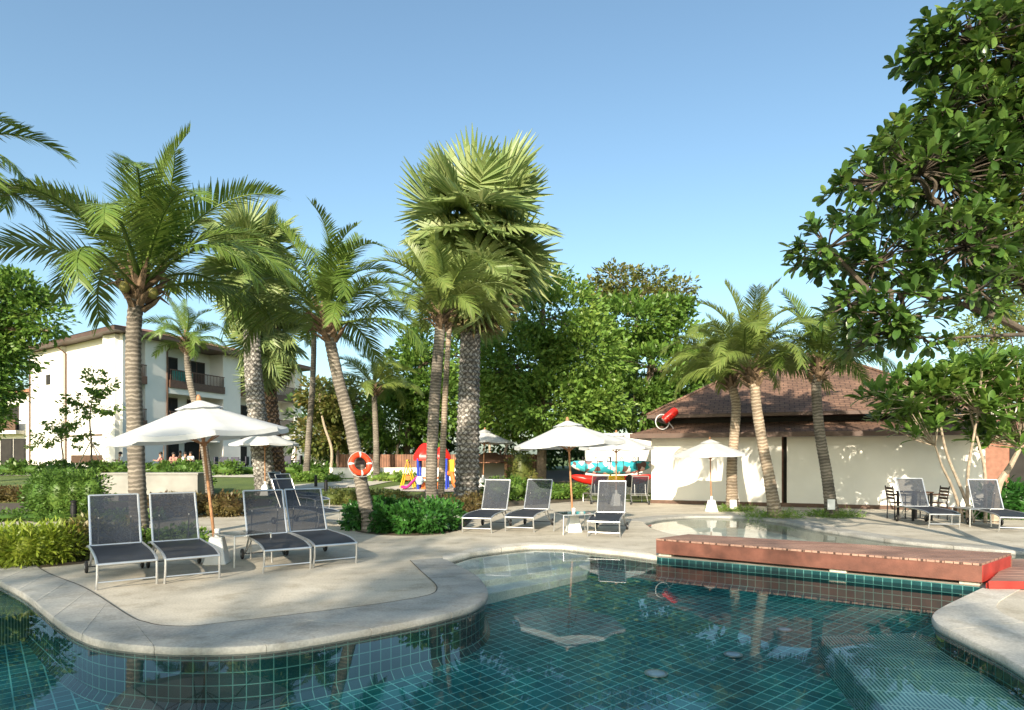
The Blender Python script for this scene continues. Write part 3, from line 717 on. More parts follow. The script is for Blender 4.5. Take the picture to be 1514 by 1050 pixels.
for nm, P, Q in (('front_beam', FL, FR), ('rear_beam', BL_, BR_), ('end_beam', FL, BL_), ('end_beam', FR, BR_)):
    u = (Q - P).normalized(); w_ = Vector((-u.y, u.x)) * (.03 if nm != 'rear_beam' else -.03)
    if nm == 'end_beam':
        P = P + u * .035; Q = Q - u * .035; w_ = w_ if P.x > 4 else -w_
        if P.x < 4: w_ = Vector((u.y, -u.x)) * .03
    m_ = MB(); m_.prism([P, Q, Q + w_, P + w_], .045, .2595); m_.build(nm, 'red_bright' if (nm == 'end_beam' and P.x > 4) else 'red_paint', br, bevel=.004)
for k in (.03, .62, .97):
    q = FL.lerp(FR, k) + nn * .12; m_ = MB(); m_.box((q.x, q.y, .02), (.22, .14, .075), math.atan2(e.y, e.x)); m_.build('support_block', 'pale_stone', br, bevel=.008)
wl = MB(); wp = [G(972, 823), G(1200, 842.5), G(1442, 867), Vector((6.9, 8.95, 0)), Vector((5.2, 9.9, 0)), Vector((3.05, 11.1, 0))]
pf = empty('low_platform', (0, 0, 0), 0, 'low red edged boardwalk platform at the right end of the footbridge', 'platform')
pp = [Vector((5.90, 7.98)), Vector((9.4, 7.72)), Vector((9.6, 9.55)), Vector((7.5, 9.72)), Vector((7.02, 8.99)), Vector((6.03, 8.13))]
m_ = MB(); n_ = 12
a0, a1, b1, b0 = Vector((5.95, 8.0)), Vector((9.4, 7.74)), Vector((9.6, 9.5)), Vector((7.52, 9.68))
for i in range(9):
    k0, k1 = i / 9 + .003, (i + 1) / 9 - .003
    m_.prism([a0.lerp(b0, k0), a1.lerp(b1, k0), a1.lerp(b1, k1), a0.lerp(b0, k1)], .082, .105)
m_.build('deck_planks', 'deck_boards', pf, smooth=False)
m_ = MB(); m_.prism([(5.9, 7.955), (9.4, 7.69), (9.4, 7.72), (5.93, 7.985)], .012, .108); m_.build('front_beam', 'red_bright', pf, bevel=.004)
m_ = MB(); m_.prism([(5.87, 7.96), (7.48, 9.70), (7.51, 9.67), (5.92, 7.99)], .012, .0805); m_.build('side_beam', 'red_bright', pf, bevel=.004)

# ------------------------------------------------------------------ pavilion
A0 = G(963, 744); A1 = G(1457, 757); Lp = (A1 - A0).length; pu = (A1 - A0).normalized(); pn = Vector((pu.y, -pu.x, 0))   # pn faces the pool
pv = empty('pavilion', A0, math.atan2(pu.y, pu.x), 'low white walled pavilion with a two tiered brown shingle roof', 'pavilion')
DP, HW = 9.0, 2.30       # depth, wall height ; local x along the wall, local +y away from the pool
sx = 4.25                # slot in the wall
m_ = MB()
for a, b in ((0, sx), (sx + .16, Lp)): m_.box(((a + b) / 2, .1, HW / 2 + .06), (b - a, .2, HW - .12))
m_.box((.1, DP / 2 + .1, HW / 2 + .06), (.2, DP - .2, HW - .12)); m_.box((Lp - .1, DP / 2 + .1, HW / 2 + .06), (.2, DP - .2, HW - .12)); m_.box((Lp / 2, DP, HW / 2 + .06), (Lp, .2, HW - .12))
m_.build('wall', 'white_wall', pv, smooth=False)
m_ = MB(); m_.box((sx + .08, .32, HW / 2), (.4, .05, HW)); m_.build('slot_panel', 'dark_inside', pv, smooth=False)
m_ = MB(); m_.box((sx + .03, .26, HW / 2), (.05, .05, HW)); m_.build('slot_frame', 'red_paint', pv, smooth=False)
m_ = MB(); m_.box((Lp / 2, -.012, .06), (Lp + .04, .05, .13)); m_.box((-.012, DP / 2, .06), (.05, DP, .13)); m_.build('plinth', 'brown_trim', pv, smooth=False)
def hip(mb, x0, x1, y0, y1, z0, z1, rx0, rx1, ry, thick=.0):
    """hip roof skin with metre UVs, plus the soffit"""
    e = [(x0, y0, z0), (x1, y0, z0), (x1, y1, z0), (x0, y1, z0)]; r = [(rx0, ry, z1), (rx1, ry, z1)]
    sl = math.hypot(ry - y0, z1 - z0)
    mb.add([e[0], e[1], r[1], r[0]], [(0, 1, 2, 3)], [[(x0, 0), (x1, 0), (rx1, sl), (rx0, sl)]])
    mb.add([e[2], e[3], r[0], r[1]], [(0, 1, 2, 3)], [[(x1, 0), (x0, 0), (rx0, sl), (rx1, sl)]])
    s2 = math.hypot(rx0 - x0, z1 - z0)
    mb.add([e[3], e[0], r[0]], [(0, 1, 2)], [[(y1, 0), (y0, 0), (ry, s2)]])
    s2 = math.hypot(x1 - rx1, z1 - z0)
    mb.add([e[1], e[2], r[1]], [(0, 1, 2)], [[(y0, 0), (y1, 0), (ry, s2)]])
O = .62; zE = 2.30
# lower skirt: from the eave up to the clerestory
m_ = MB(); ii = .55
q0 = [(-O, -O, zE + .13), (Lp + O, -O, zE + .13), (Lp + O, DP + O, zE + .13), (-O, DP + O, zE + .13)]
zi = zE + .52; q1 = [(ii, ii, zi), (Lp - ii, ii, zi), (Lp - ii, DP - ii, zi), (ii, DP - ii, zi)]
for k in range(4):
    a, b, c, d = q0[k], q0[(k + 1) % 4], q1[(k + 1) % 4], q1[k]; l = Lp + 2 * O if k % 2 == 0 else DP + 2 * O
    m_.add([a, b, c, d], [(0, 1, 2, 3)], [[(0, 0), (l, 0), (l - O - ii, 1.25), (O + ii, 1.25)]])
lr = m_.build('lower_roof', 'shingles', pv, smooth=False)
m_ = MB()
for a, b, c, d in ((-O, Lp + O, -O - .02, -O + .03), (-O, Lp + O, DP + O - .03, DP + O + .02)): m_.box(((a + b) / 2, (c + d) / 2, zE + .06), (b - a + .04, d - c, .16))
for a, b in ((-O - .02, -O + .03), (Lp + O - .03, Lp + O + .02)): m_.box(((a + b) / 2, DP / 2, zE + .06), (b - a, DP + 2 * O - .07, .155))
m_.build('fascia', 'fascia', lr, smooth=False)
m_ = MB(); m_.box((Lp / 2, DP / 2, zE + .02), (Lp + 2 * O - .1, DP + 2 * O - .1, .03)); m_.build('soffit', 'brown_trim', lr, smooth=False)
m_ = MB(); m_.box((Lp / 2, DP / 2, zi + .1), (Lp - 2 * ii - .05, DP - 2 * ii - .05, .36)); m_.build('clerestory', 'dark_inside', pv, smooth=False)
o2 = -.12; z2 = zi + .18
m_ = MB(); hip(m_, o2 + .0, Lp - o2, o2, DP - o2, z2 + .1, 5.6, 4.0, Lp - 4.0, DP / 2)
ur = m_.build('upper_roof', 'shingles', pv, smooth=False)
m_ = MB(); m_.box((Lp / 2, DP / 2, z2 + .045), (Lp - 2 * o2 + .03, DP - 2 * o2 + .03, .11)); m_.build('fascia', 'fascia', ur, smooth=False)
m_ = MB()
for a, b in (((o2, o2), (4.0, DP / 2)), ((Lp - o2, o2), (Lp - 4.0, DP / 2)), ((o2, DP - o2), (4.0, DP / 2)), ((Lp - o2, DP - o2), (Lp - 4.0, DP / 2))):
    m_.tube([(a[0], a[1], z2 + .12), (b[0], b[1], 5.62)], .06, 6)
m_.tube([(4.0, DP / 2, 5.62), (Lp - 4.0, DP / 2, 5.62)], .07, 6); m_.build('ridge_cap', 'shingles', ur)
# white garden wall and brick house beyond
def wallthing(name, label, cat, P, Q, z0, z1, th, m, cap=None, capm=None, group=None):
    P = Vector(P); Q = Vector(Q); u = (Q - P).normalized(); u.z = 0; n = Vector((u.y, -u.x, 0)); L = (Q - P).length
    r = empty(name, (P.x, P.y, z0), math.atan2(u.y, u.x), label, cat, group)
    k = MB(); k.fbox((0, 0), (1, 0), (0, 1), 0, L, 0, th, -.1, z1 - z0); k.build('panel', m, r, smooth=False)
    if cap:
        k = MB(); k.fbox((0, 0), (1, 0), (0, 1), -.03, L + .03, -.03, th + .03, z1 - z0 + .002, z1 - z0 + cap); k.build('coping_cap', capm or m, r, smooth=False)
    return r
wallthing('garden_wall', 'high white rendered wall behind the kayaks, left of the pavilion', 'wall', (PX(866, 27), 27, 0), (PX(1010, 29), 27.3, 0), 0, PZ(641, 27) - .05, .2, 'white_wall', .06)
bh = empty('brick_house', (PX(1455, 24), 24.2, 0), R(-8), 'terracotta brick building beyond the right end of the pavilion', 'house')
m_ = MB(); m_.fbox((0, 0), (1, 0), (0, 1), 0, 9, 0, .3, 0, 2.6); m_.build('wall', 'brick_paint', bh, smooth=False)
m_ = MB(); m_.fbox((0, 0), (1, 0), (0, 1), 1.0, 2.3, -.03, .02, 0, 2.0); m_.build('doorway', 'dark_inside', bh, smooth=False)
m_ = MB(); m_.fbox((0, 0), (1, 0), (0, 1), 2.5, 3.8, -.04, .02, .1, .9); m_.build('yellow_panel', 'plastic_yellow', bh, smooth=False)
m_ = MB(); m_.add([(-.4, -.8, 2.5), (9.4, -.8, 2.5), (9.4, 3, 3.3), (-.4, 3, 3.3)], [(0, 1, 2, 3)], [[(0, 0), (9.8, 0), (9.8, 4), (0, 4)]]); m_.build('roof', 'roof_tile', bh, smooth=False)
wb = empty('white_house', (PX(1340, 36), 36, 0), R(-6), 'pale house with white gable showing between the frangipani leaves', 'house')
m_ = MB(); m_.fbox((0, 0), (1, 0), (0, 1), 0, 9, 0, 5, 0, 4.6); m_.build('wall', 'white_wall', wb, smooth=False)
m_ = MB(); m_.add([(-.5, -.6, 4.62), (9.5, -.6, 4.62), (9.5, 2.5, 6.2), (-.5, 2.5, 6.2)], [(0, 1, 2, 3)], [[(0, 0), (10, 0), (10, 3.4), (0, 3.4)]]); m_.build('roof', 'roof_tile', wb, smooth=False)
# ------------------------------------------------------------------ hotel
U = .8; Cc = Vector((-27.4, 45, 0)); ur_ = Vector((6.5, 19.5, 0)).normalized(); nr_ = Vector((ur_.y, -ur_.x, 0)); ul_ = Vector((-13, 9, 0)).normalized(); nl_ = Vector((-ul_.y, ul_.x, 0))
if nl_.y > 0: nl_ = -nl_
ht = empty('hotel', (0, 0, 0), 0, 'white three storey hotel with brown balconies and tiled hip roof', 'hotel')
LR, LL, ZT = 20.0, 15.6, 10.25
fl = [U, 4.0, 7.2, ZT]
w_ = MB()
solid = [(0, .55), (2.0, 4.0), (9.66, 11.7), (18.9, LR)]; rec = [(.55, 2.0), (4.0, 9.66), (11.7, 18.9)]
for i, (a, b) in enumerate(solid): w_.fbox(Cc, ur_, nr_, a, b, -1.7, .18 if i in (0, 3) else .0, U - .3, ZT)
for a, b in rec: w_.fbox(Cc, ur_, nr_, a, b, -1.7, -1.45, U - .3, ZT)
for z in fl[1:3]:
    for a, b in rec: w_.fbox(Cc, ur_, nr_, a, b, -1.45, -.02, z - .28, z)
    w_.fbox(Cc, ur_, nr_, 4.0, 9.66, -.02, .10, z - .75, z - .3)
w_.fbox(Cc, ul_, nl_, .2, LL, -.3, 0, U - .3, ZT)
w_.fbox(Cc, ul_, nl_, 0.15, 1.75, .002, .32, U - .3, ZT - .02)
w_.fbox(Cc, ul_, nl_, 9.0, LL, .002, .22, U - .3, ZT - .02)
w_.build('wall', 'hotel_wall', ht, smooth=False)
for a, b in rec:
    for k, z in enumerate(fl[:3]):
        o = MB()
        if k == 0:
            if b - a > 3:
                mid = [(a + .3, a + 2.4), (a + 3.0, b - .3)]
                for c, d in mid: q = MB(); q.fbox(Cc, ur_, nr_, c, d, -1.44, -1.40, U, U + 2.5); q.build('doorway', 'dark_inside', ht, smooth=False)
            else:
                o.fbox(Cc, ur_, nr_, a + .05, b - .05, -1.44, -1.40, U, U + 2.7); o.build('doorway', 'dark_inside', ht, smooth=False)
            continue
        n = 2 if b - a > 3 else 1
        for j in range(n):
            c = a + (b - a) * (j + .15) / n; d = a + (b - a) * (j + .8) / n
            wf = MB(); wf.fbox(Cc, ur_, nr_, c, d, -1.44, -1.38, z + .02, z + 2.3); wo = wf.build('balcony_door', 'dark_wood', ht, smooth=False)
            for h_ in range(2):
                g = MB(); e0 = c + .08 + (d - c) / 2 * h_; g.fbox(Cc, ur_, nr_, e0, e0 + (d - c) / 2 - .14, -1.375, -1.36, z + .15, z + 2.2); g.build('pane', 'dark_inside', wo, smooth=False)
        pr = MB(); pr.fbox(Cc, ur_, nr_, a + .02, b - .02, -.0, .22, z - .30, z + .28); po = pr.build('balcony_front', 'brown_trim', ht, smooth=False)
        rl = MB(); rl.fbox(Cc, ur_, nr_, a + .02, b - .02, .12, .18, z + 1.05, z + 1.12)
        q = a + .08
        while q < b - .05: rl.fbox(Cc, ur_, nr_, q, q + .035, .13, .17, z + .28, z + 1.05); q += .16
        rl.build('railing', 'brown_trim', po, smooth=False)
q = MB(); q.fbox(Cc, ur_, nr_, 4.3, 6.3, .06, .11, 7.3, 8.25); q.build('balcony_cloth', 'teal_cloth', ht, smooth=False)
# left face features
q = MB(); q.fbox(Cc, ul_, nl_, 1.85, 2.35, .001, .03, 3.3, 7.55); q.build('strip_window', 'brown_trim', ht, smooth=False)
q = MB(); q.fbox(Cc, ul_, nl_, 1.85, 2.35, .001, .03, 7.75, 9.6); q.build('strip_window', 'dark_wood', ht, smooth=False)
q = MB(); q.fbox(Cc, ul_, nl_, 11.3, 12.1, .222, .25, 7.4, 8.2); q.build('small_window', 'dark_inside', ht, smooth=False)
q = MB(); q.fbox(Cc, ul_, nl_, 1.8, 8.95, .001, .08, 3.18, 3.28); q.build('string_course', 'brown_trim', ht, smooth=False)
q = MB(); q.fbox(Cc, ul_, nl_, 2.2, 8.0, .001, .03, U + .35, U + .95); q.build('low_window', 'dark_wood', ht, smooth=False)
for u, n, s, t in ((ul_, nl_, 8.85, .06), (ul_, nl_, 15.3, .28), (ur_, nr_, 3.9, .06)):
    b = Cc + u * s + n * t; q = MB(); q.tube([(b.x, b.y, U), (b.x, b.y, ZT - .6), (b.x + n.x * .7, b.y + n.y * .7, ZT - .05)], .06, 8); q.build('downpipe', 'brown_trim', ht)
ov = 1.05
cr = Cc - ur_ * ov - ul_ * ov
cA = Cc + ul_ * (LL + ov) - ur_ * ov; cB = Cc + ur_ * (LR + ov) - ul_ * ov; cD = Cc + ul_ * (LL + ov) + ur_ * (LR + ov)
P4 = [cr, cB, cD, cA]; cen = sum(P4, Vector()) / 4
q = MB(); z0 = ZT + .02
ins4 = [p.lerp(cen, .52) for p in P4]
for k in range(4):
    a, b, c, d = P4[k], P4[(k + 1) % 4], ins4[(k + 1) % 4], ins4[k]; l = (b - a).length
    q.add([(a.x, a.y, z0 + .3), (b.x, b.y, z0 + .3), (c.x, c.y, z0 + 1.5), (d.x, d.y, z0 + 1.5)], [(0, 1, 2, 3)], [[(0, 0), (l, 0), (l * .75, 6), (l * .25, 6)]])
q.add([(p.x, p.y, z0 + 1.5) for p in ins4], [(0, 1, 2, 3)], [[(0, 0), (5, 0), (5, 5), (0, 5)]])
rf = q.build('roof', 'roof_tile', ht, smooth=False)
q = MB(); q.prism([(p.x, p.y) for p in P4], z0, z0 + .26); q.build('fascia', 'fascia', rf, smooth=False)
# the wing at the far left
Wc = Vector((PX(46, 56), 56, 0)); wing = empty('hotel_wing', (0, 0, 0), 0, 'lower hotel wing at the left border with balcony and dark glass doors', 'hotel wing')
wu, wn = Vector((-1, .15, 0)).normalized(), Vector((-.15, -1, 0)).normalized()
q = MB(); q.fbox(Wc, wu, wn, 0, 14, -3, 0, U - .3, 7.2); q.build('wall', 'hotel_wall', wing, smooth=False)
q = MB(); q.fbox(Wc, wu, wn, -.5, 14.5, -3.5, .6, 7.22, 7.5); q.build('roof', 'roof_tile', wing, smooth=False)
q = MB(); q.fbox(Wc, wu, wn, .6, 5, .002, .9, 3.6, 3.9); b = q.build('balcony_slab', 'hotel_wall', wing, smooth=False)
q = MB(); q.fbox(Wc, wu, wn, .6, 5, .85, .95, 3.91, 4.9); q.build('railing', 'brown_trim', b, smooth=False)
for a in (.5, 1.8, 3.1):
    q = MB(); q.fbox(Wc, wu, wn, a, a + 1.2, .003, .06, U, 3.2); d = q.build('glass_door', 'black_metal', wing, smooth=False)
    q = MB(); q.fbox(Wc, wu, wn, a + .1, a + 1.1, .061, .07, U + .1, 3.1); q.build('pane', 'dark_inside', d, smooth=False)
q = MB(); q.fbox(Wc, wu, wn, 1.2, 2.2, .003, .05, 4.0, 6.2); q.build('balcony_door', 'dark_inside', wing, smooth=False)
# planter walls on the lawn
pw = empty('planter_wall', (PX(150, 24), 24, T(24)), 0, 'pale concrete planter wall with dark openings behind the leftmost palm', 'planter wall')
q = MB(); x0 = PX(150, 24); q.fbox((0, 0), (1, 0), (0, 1), 0, PX(292, 24) - x0, 0, .9, -.2, PZ(702, 24) - T(24)); q.build('panel', 'concrete_wall', pw, smooth=False)
q = MB(); q.fbox((0, 0), (1, 0), (0, 1), -.04, PX(292, 24) - x0 + .04, -.04, .94, PZ(702, 24) - T(24) + .002, PZ(702, 24) - T(24) + .07); q.build('coping_cap', 'concrete_wall', pw, smooth=False)
for a in (176, 206, 250):
    q = MB(); q.fbox((0, 0), (1, 0), (0, 1), PX(a, 24) - x0, PX(a + 14, 24) - x0, -.03, -.002, -.18, .22); q.build('opening', 'dark_inside', pw, smooth=False)
wallthing('garden_wall', 'low white garden wall below the brown board fence behind the playground', 'wall', (PX(488, 34), 34, 0), (PX(684, 34), 34, 0), T(34), PZ(693, 34), .25, 'white_wall', .05)
wallthing('garden_wall', 'tall narrow white wall panel between slender palm trunk and board fence', 'wall', (PX(456, 46), 46, 0), (PX(490, 46), 46, 0), .8, PZ(660, 46), .25, 'white_wall', .05)
fc = empty('board_fence', (PX(500, 35.5), 35.5, T(35.5)), 0, 'brown vertical board fence standing behind the low white wall', 'fence')
q = MB(); q.fbox((0, 0), (1, 0), (0, 1), 0, PX(800, 35.5) - PX(500, 35.5), 0, .06, 0, PZ(672, 35.5) - T(35.5)); q.build('board_panel', 'fence_boards', fc, smooth=False)
for k in range(6):
    q = MB(); x = k * (PX(800, 35.5) - PX(500, 35.5)) / 5; q.box((x, -.06, .75), (.12, .1, 1.6)); q.build('post', 'dark_wood', fc, smooth=False)
hu = empty('garden_hut', GT(724, 719.5), 0, 'small wooden garden hut below the half hidden grey parasol', 'hut')
q = MB(); hh = 1.15
for x in (-.75, .75):
    for y in (0, 1.2): q.box((x, y, hh / 2 + .05), (.11, .11, hh))
q.build('post', 'wood_pole', hu, smooth=False)
q = MB(); q.box((0, 1.2, hh / 2), (1.4, .05, hh * .9)); q.build('rear_panel', 'concrete_wall', hu, smooth=False)
q = MB(); hip(q, -1.0, 1.0, -.3, 1.5, 1.15, 1.6, -.3, .3, .6); q.build('roof', 'brown_trim', hu, smooth=False)

# ------------------------------------------------------------------ kayaks, lifebuoy, red tube, playground
def hull(mb, L, w, h, rocker=.12, n=22, m=12, mif=None):
    vs = []; fs = []
    for i in range(n + 1):
        s = i / n * 2 - 1; k = max(.02, (1 - abs(s) ** 2.6)) ** .6; zc = rocker * abs(s) ** 2.4
        for j in range(m):
            q = 2 * PI * j / m; vs.append((s * L / 2, math.cos(q) * w / 2 * k, zc + math.sin(q) * h / 2 * k ** .6 * (1 if math.sin(q) < 0 else .7)))
    for i in range(n):
        for j in range(m): fs.append((i * m + j, i * m + (j + 1) % m, (i + 1) * m + (j + 1) % m, (i + 1) * m + j))
    fs.append(tuple(range(m))[::-1]); fs.append(tuple(n * m + j for j in range(m)))
    b = len(mb.f); mb.add(vs, fs)
    if mif:
        for q, f in enumerate(fs): mb.mi[b + q] = mif(sum(vs[i][0] for i in f) / len(f) / L * 2)
def floralmat():
    m, t, p, o = nt('floral_cover'); tc = N(t, 'ShaderNodeTexCoord')
    v = N(t, 'ShaderNodeTexVoronoi'); v.inputs['Scale'].default_value = 5.5; v.inputs['Randomness'].default_value = .9
    t.links.new(tc.outputs['Object'], v.inputs['Vector'])
    sp = N(t, 'ShaderNodeSeparateColor'); t.links.new(v.outputs['Color'], sp.inputs[0])
    r = ramp(t, [(.0, (.02, .30, .36)), (.35, (.03, .36, .42)), (.37, (.72, .72, .68)), (.62, (.72, .72, .68)), (.64, (.12, .06, .05)), (.78, (.25, .13, .12)), (.8, (.05, .42, .46))])
    r.color_ramp.interpolation = 'CONSTANT'
    t.links.new(sp.outputs[0], r.inputs['Fac']); t.links.new(r.outputs['Color'], p.inputs['Base Color']); p.inputs['Roughness'].default_value = .6
    MATS['floral_cover'] = m
floralmat()
KD = 25.0
rk = empty('kayak_rack', (PX(905, KD), KD + .1, T(KD)), R(2), 'dark metal rack holding the kayak and the patterned boat', 'rack')
q = MB()
for x in (-1.1, .0, 1.1):
    q.tube([(x, .25, 0), (x, .25, 1.6)], .03, 8); q.tube([(x, .25, .42), (x, -.3, .42)], .025, 8); q.tube([(x, .25, .95), (x, -.3, .95)], .025, 8)
q.build('rack_frame', 'black_metal', rk)
kz = PZ(710, KD)
ky = empty('kayak', (PX(905, KD), KD - .0, kz), R(2), 'red kayak with yellow middle and black seat lying on the rack', 'kayak')
q = MB(); hull(q, 3.15, .62, .5, .16, mif=lambda s: 1 if -.22 < s < .28 else 0); q.build('kayak_hull', ['plastic_red', 'plastic_yellow'], ky)
q = MB(); q.lathe([(.0, -.05), (.14, -.045), (.17, .0), (.15, .05), (.0, .06)], 14, M=Matrix.Translation((.62, -.27, -.02)) @ Matrix.Rotation(PI / 2, 4, 'X') @ Matrix.Scale(1.5, 4, (0, 1, 0))); q.build('seat', 'black_rubber', ky)
bt = empty('patterned_boat', (PX(904, KD), KD + .02, PZ(690, KD)), R(2), 'boat under a turquoise white floral cover on the upper arm of the rack', 'boat')
q = MB(); hull(q, 3.2, .7, .62, .12); q.build('boat_hull', 'floral_cover', bt)
q = MB()
for x in (-1.05, -.6, -.1, .4, .9): q.tube([(x, .36 * math.cos(a), .04 + .33 * math.sin(a)) for a in [PI * 2 * k / 16 for k in range(16)]], .012, 6, closed=True)
q.build('strap', 'black_rubber', bt)
rd = 22.3
tb = empty('red_tube', (PX(991, rd), rd, PZ(614, rd)), 0, 'red tube with a white ring, tilted above the left end of the pavilion roof', 'red tube')
M = Matrix.Rotation(R(40), 4, 'Y').inverted() @ Matrix.Rotation(PI / 2, 4, 'Y')
q = MB(); q.lathe([(.0, -.30), (.13, -.29), (.15, -.2), (.15, .18), (.12, .27), (.05, .31), (.0, .315)], 16, M=M); q.build('tube_body', 'plastic_red', tb)
q = MB(); c = M @ Vector((0, 0, -.36)); q.tube([c + Vector((.26 * math.cos(a), .12 * math.cos(a), .26 * math.sin(a))) for a in [2 * PI * k / 20 for k in range(20)]], .016, 6, closed=True); q.build('ring', 'white_plastic', tb)
q = MB(); q.tube([M @ Vector((-.12, 0, -.2)), (.1, .05, -.42), (.16, .1, -.62)], .02, 6); q.tube([(.16, .1, -.62), (.2, .2, -.95)], .02, 6); q.build('bracket', 'aluminium', tb)
# playground
pg = GT(640, 724); pg_y = pg.y; s_ = F / pg_y
pl = empty('play_tower', pg, 0, 'plastic play tower with red roofs, blue posts and pink slide', 'play tower')
def lx(px): return (px - 640) / s_
def lz(py): return PZ(py, pg_y) - pg.z
q = None
for px in (618, 634, 652, 660):
    for y in (0, .8): q = MB(); q.tube([(lx(px), y, 0), (lx(px), y, lz(678))], .055, 8); q.build('post', 'plastic_blue', pl)
def dome(px0, px1, y0, y1):
    q = MB(); cx = (px0 + px1) / 2; w = (px1 - px0) / 2 / s_; h = lz(y0) - lz(y1)
    prof = [(w, 0), (w * 1.02, h * .25), (w * .8, h * .55), (w * .5, h * .85), (w * .2, h), (0, h)]
    q.lathe(prof, 8, M=Matrix.Translation((lx(cx), .4, lz(y1))) @ Matrix.Rotation(R(22.5), 4, 'Z'))
    return q.build('roof', 'plastic_red', pl)
dome(609, 646, 655, 681); dome(638, 666, 660, 679)
q = MB(); q.box((lx(633), .4, lz(707)), (.95, .8, .07)); q.build('platform', 'plastic_orange', pl, bevel=.02)
q = MB(); cv = catmull([(lx(618), .1, lz(706)), (lx(610), .02, lz(714)), (lx(602), -.05, lz(722)), (lx(594), -.1, .10)], 4)
for sy in (-.22, .22): q.tube([Vector(p) + Vector((0, sy, .05)) for p in cv], .045, 8)
vs = [(p[0], p[1] + y, p[2]) for p in cv for y in (-.22, .22)]; q.add(vs, [(2 * i, 2 * i + 1, 2 * i + 3, 2 * i + 2) for i in range(len(cv) - 1)])
q.build('slide', 'plastic_pink', pl)
q = MB(); q.lathe([(.0, -.2), (.12, -.17), (.2, 0), (.12, .17), (0, .2)], 14, c=(lx(622), -.28, lz(710))); q.build('climbing_dome', 'plastic_pale', pl)
q = MB(); q.box((lx(664), .3, lz(692)), (.42, .06, .75)); q.build('side_panel', 'plastic_yellow', pl, bevel=.03)
q = MB(); q.tube([(lx(660), .1, lz(700)), (lx(668), .0, lz(700)), (lx(672), -.05, lz(715)), (lx(676), -.1, .1)], .12, 8); q.build('tube_slide', 'plastic_orange', pl)
for px in (628, 646): q = MB(); q.box((lx(px), -.02, lz(718)), (.3, .05, .3)); q.build('low_panel', 'plastic_orange', pl, bevel=.02)
sw = empty('toddler_swing', GT(604, 721), 0, 'small yellow A framed swing left of the play tower', 'swing')
q = MB(); q.tube([(-.32, .3, 0), (-.02, .3, 1.25), (.28, .3, 0)], .045, 8); q.tube([(-.32, -.3, 0), (-.02, -.3, 1.25), (.28, -.3, 0)], .045, 8); q.tube([(-.02, -.3, 1.25), (-.02, .3, 1.25)], .045, 8); q.build('swing_frame', 'plastic_yellow', sw)
q = MB(); q.box((-.02, 0, .45), (.22, .3, .2)); q.tube([(-.02, -.12, 1.2), (-.02, -.12, .5)], .01, 5); q.tube([(-.02, .12, 1.2), (-.02, .12, .5)], .01, 5); q.build('swing_seat', 'plastic_orange', sw, bevel=.02)
# ------------------------------------------------------------------ terrace furniture and diners (far away, before the hotel)
def tchair():
    t = empty('terrace_chair', (0, 0, 0))
    q = MB(); q.box((0, 0, .42), (.5, .5, .12)); q.build('seat', 'cloth_dark', t, bevel=.02)
    q = MB(); q.box((0, .24, .68), (.5, .08, .52)); q.build('backrest', 'cloth_dark', t, bevel=.02)
    for x in (-.21, .21):
        q = MB(); q.box((x, -.2, .18), (.05, .05, .36)); q.box((x, .2, .18), (.05, .05, .36)); q.box((x * 1.1, 0, .6), (.05, .48, .05)); q.build('side_frame', 'black_metal', t)
    return t
tc0 = tchair(); first = True
def ttable():
    t = empty('terrace_table', (0, 0, 0)); q = MB(); q.box((0, 0, .73), (.8, .8, .05)); q.build('table_top', 'dark_wood', t); q = MB(); q.lathe([(.25, 0), (.25, .03), (.05, .06), (.05, .7)], 10); q.build('pedestal', 'black_metal', t); return t
tt0 = ttable(); ft = True
for px, D, l in ((249, 40.5, 'dark dining table under the leftmost terrace parasol'), (283, 41.0, 'dark dining table before the restaurant doors'), (344, 42, 'dark dining table on the terrace left of the twin palm trunks'), (425, 44, 'dark dining table on the terrace right of the twin palm trunks')):
    o = tt0 if ft else copy_tree(tt0); ft = False; o.location = (PX(px, D), D, T(D) + .02); tag(o, l, 'table', 'terrace dining tables')
for px, D, rz, l in ((325, 41.5, 90, 'dark terrace chair nearest the restaurant door'), (334, 41, 180, 'dark terrace chair with its back to the pool, left of its table'), (350, 41, 180, 'dark terrace chair with its back to the pool, right of its table'), (360, 42, -90, 'dark terrace chair at the right side of the table by the palm trunks'),
                 (413, 44, 90, 'dark terrace chair just right of the twin palm trunks'), (427, 43, 180, 'dark terrace chair with its back to the lawn under the far parasol'), (440, 44, -90, 'dark terrace chair farthest right on the terrace')):
    o = tc0 if first else copy_tree(tc0); first = False; o.location = (PX(px, D), D, T(D) + .02); o.rotation_euler = (0, 0, R(rz)); tag(o, l, 'chair', 'dark terrace chairs')
